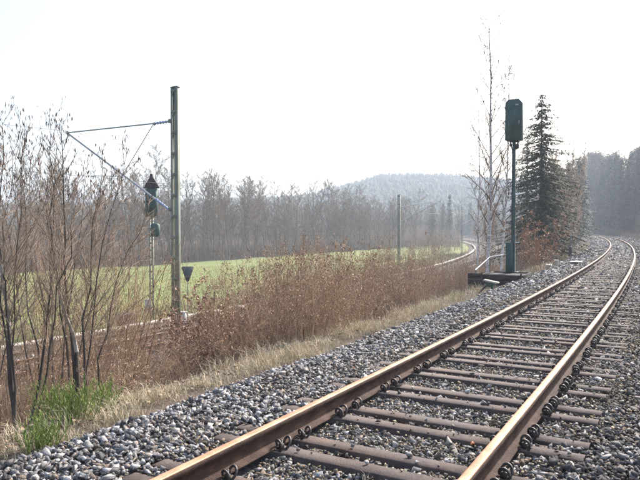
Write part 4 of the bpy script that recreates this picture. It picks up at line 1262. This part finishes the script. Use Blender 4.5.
# ------------------------------------------------------------------ signal, signs and boxes of the lower track
d = 28.6; q = P(151.5, 318, d); z0 = q[2] = gz(q[0], q[1]) + .2
t = thing('signal_post', 'lattice signal post with a dark triangle on top, beyond the lower track at the left', 'signal', (q[0], q[1], z0), -head(LO, 10) * .4)
zz = lambda py: P(0, py, d)[2] - z0
for sx in (-.075, .075): mb = MB(); box(mb, (sx, 0, (zz(218) - .3) / 2), (.05, .08, zz(218) + .3)); mb.build('post', 'mast_green', t)
mb = MB(); box(mb, (0, 0, 0), (.13, .084, .06)); me = mb.mesh('batten', 'mast_green'); z = .5
while z < zz(222):
    o = bpy.data.objects.new('batten', me); COL.objects.link(o); o.parent = t; o.location = (0, 0, z); z += .33
mb = MB(); box(mb, (.05, -.05, zz(203)), (.54, .34, zz(189.5) - zz(218)), bev=.05); mb.build('lamp_housing', 'green_paint', t)
for pyy in (195, 203, 211):
    mb = MB()
    th = np.linspace(0, math.pi, 8); c = zz(pyy); r1 = np.stack([.05 + .1 * np.cos(th), np.full(8, -.2), c + .1 * np.sin(th)], 1); v = np.concatenate([r1, r1 - [0, .18, 0]])
    mb.add(v, None, [(i, i + 1, i + 9, i + 8) for i in range(7)]); mb.build('lamp_shade', 'black_box', t)
mb = MB(); zt, zb_ = zz(174), zz(188.5)
o_ = [(-.36, zb_), (.42, zb_), (.1, zt - .14), (.1, zt), (-.02, zt), (-.02, zt - .14)]
v = [(x, yy, z) for yy in (-.1, .04) for x, z in o_]
mb.add(v, [(0, 2, 5), (0, 1, 2), (6, 11, 8), (6, 8, 7)], [(2, 3, 4, 5), (8, 11, 10, 9), (0, 6, 7, 1), (1, 7, 8, 2), (2, 8, 9, 3), (3, 9, 10, 4), (4, 10, 11, 5), (5, 11, 6, 0)])
mb.build('triangle_indicator', 'dark_sign', t)
mb = MB(); box(mb, (.24, -.1, zz(230)), (.4, .32, .62), bev=.08); tube(mb, [(0, 0, zz(228)), (.2, -.1, zz(228))], .03, 6); mb.build('auxiliary_lamp', 'green_paint', t)
mb = MB(); 
for pyy in (210, 221, 239): box(mb, (.02, -.02, zz(pyy)), (.62, .05, .04))
tube(mb, [(-.3, -.02, zz(210)), (-.3, -.02, zz(221))], .015, 5); tube(mb, [(.32, -.02, zz(208)), (.32, -.02, zz(221))], .015, 5)
mb.build('work_platform', 'mast_grey', t)
mb = MB(); box(mb, (-.14, -.1, zz(306)), (.26, .2, .62), bev=.03); mb.build('cabinet', 'mast_grey', t)

d = 27.4; q = P(187.5, 312, d); z0 = gz(q[0], q[1]) + .2
t = thing('speed_sign', 'dark back of an upturned triangle sign on a thin post by the meadow', 'sign', (q[0], q[1], z0), .1)
zz = lambda py: P(0, py, d)[2] - z0
mb = MB(); tube(mb, [(0, 0, -.3), (0, 0, zz(270))], .022, 7); mb.build('post', 'grey_sign', t)
mb = MB(); o_ = [(-.27, zz(267.5)), (-.23, zz(266.5)), (.23, zz(266.5)), (.27, zz(267.5)), (.06, zz(281.5)), (-.06, zz(281.5))]
v = [(x, yy, z) for yy in (-.035, -.028) for x, z in o_]
mb.add(v, [(0, 5, 1), (1, 5, 4), (1, 4, 2), (2, 4, 3), (6, 7, 11), (7, 10, 11), (7, 8, 10), (8, 9, 10)], [(i, (i + 1) % 6, 6 + (i + 1) % 6, 6 + i) for i in range(6)])
mb.build('sign_plate', 'grey_sign', t)
mb = MB(); q = P(126, 325, 26.5); o = thing('ground_cabinet', 'low black cabinet beside the lower track left of the lattice signal', 'cabinet', (q[0], q[1], gz(q[0], q[1]) + .2), -head(LO, 8))
box(mb, (0, 0, .2), (.45, .75, .5), bev=.03); mb.build('body', 'black_box', o); mb = MB(); box(mb, (0, 0, .475), (.52, .82, .05), bev=.01); mb.build('lid', 'dark_sign', o)
q = P(183, 309, 27); mb = MB(); z0 = gz(q[0], q[1]) + .2; box(mb, (0, 0, .22), (.24, .24, .48), bev=.04); box(mb, (0, 0, .49), (.3, .3, .05), bev=.02)
o = mb.build('distance_stone', 'white_steel', None); o.location = (q[0], q[1], z0); tag(o, 'small white stone post under the upturned triangle sign', 'marker stone')
q = P(176, 311, 26.6); mb = MB(); z0 = gz(q[0], q[1]) + .2; box(mb, (0, 0, .12), (.5, .3, .24), bev=.05)
o = mb.build('wooden_block', 'leaf_orange', None); o.location = (q[0], q[1], z0); tag(o, 'orange brown block lying beside the small white stone', 'block')

# dark rock heap, coloured scraps
rh = thing('rock_heap', 'heap of dark blue grey rocks at the foot of the thicket behind the dry grass', 'rock heap')
for i in range(16):
    px = rnd.uniform(262, 288); d = rnd.uniform(9.9, 10.5); q = P(px, 350, d); mb = MB()
    stones(mb, np.zeros((1, 3)), np.array([rnd.uniform(.05, .1)])); o = mb.build('rock', 'darkrock', rh)
    o.location = (q[0], q[1], gz(q[0], q[1]) + rnd.uniform(.02, .12))
for nm, px, py, m_, lb in (('plastic_scrap', 353, 371, 'red', 'small faded red scrap lying on the ballast left of the near rail'), ('orange_scrap', 474, 447, 'orange', 'small orange scrap on the gravel between sleepers near the right rail')):
    d = (HC + .19) * F / (py - HY); q = P(px, py, d); mb = MB()
    v = (.6 if nm == 'orange_scrap' else 1.) * np.array([(-.03, -.02, 0), (.0, -.025, .02), (.035, -.01, .005), (.03, .025, .012), (-.005, .02, .03), (-.035, .015, .004)]); mb.add(np.concatenate([v, v - [0, 0, .006]]), [(0, 1, 5), (1, 4, 5), (1, 2, 4), (2, 3, 4), (6, 11, 7), (7, 11, 10), (7, 10, 8), (8, 10, 9)], [(i, i + 6, (i + 1) % 6 + 6, (i + 1) % 6) for i in range(6)])
    o = mb.build(nm, m_, None); o.location = (q[0], q[1], q[2] + .012); tag(o, lb, 'litter')

# ------------------------------------------------------------------ haze
hm = bpy.data.materials.new('haze'); hm.use_nodes = True; n = hm.node_tree.nodes; n.clear()
out = n.new("ShaderNodeOutputMaterial"); pv = n.new("ShaderNodeVolumePrincipled")
pv.inputs["Color"].default_value = (.76, .87, 1, 1); pv.inputs["Density"].default_value = HAZE; pv.inputs["Anisotropy"].default_value = .2
hm.node_tree.links.new(pv.outputs[0], out.inputs["Volume"])
mb = MB(); box(mb, (0, 700, 37), (4200, 1900, 92)); hz = mb.build('haze', hm, None, kind='stuff')
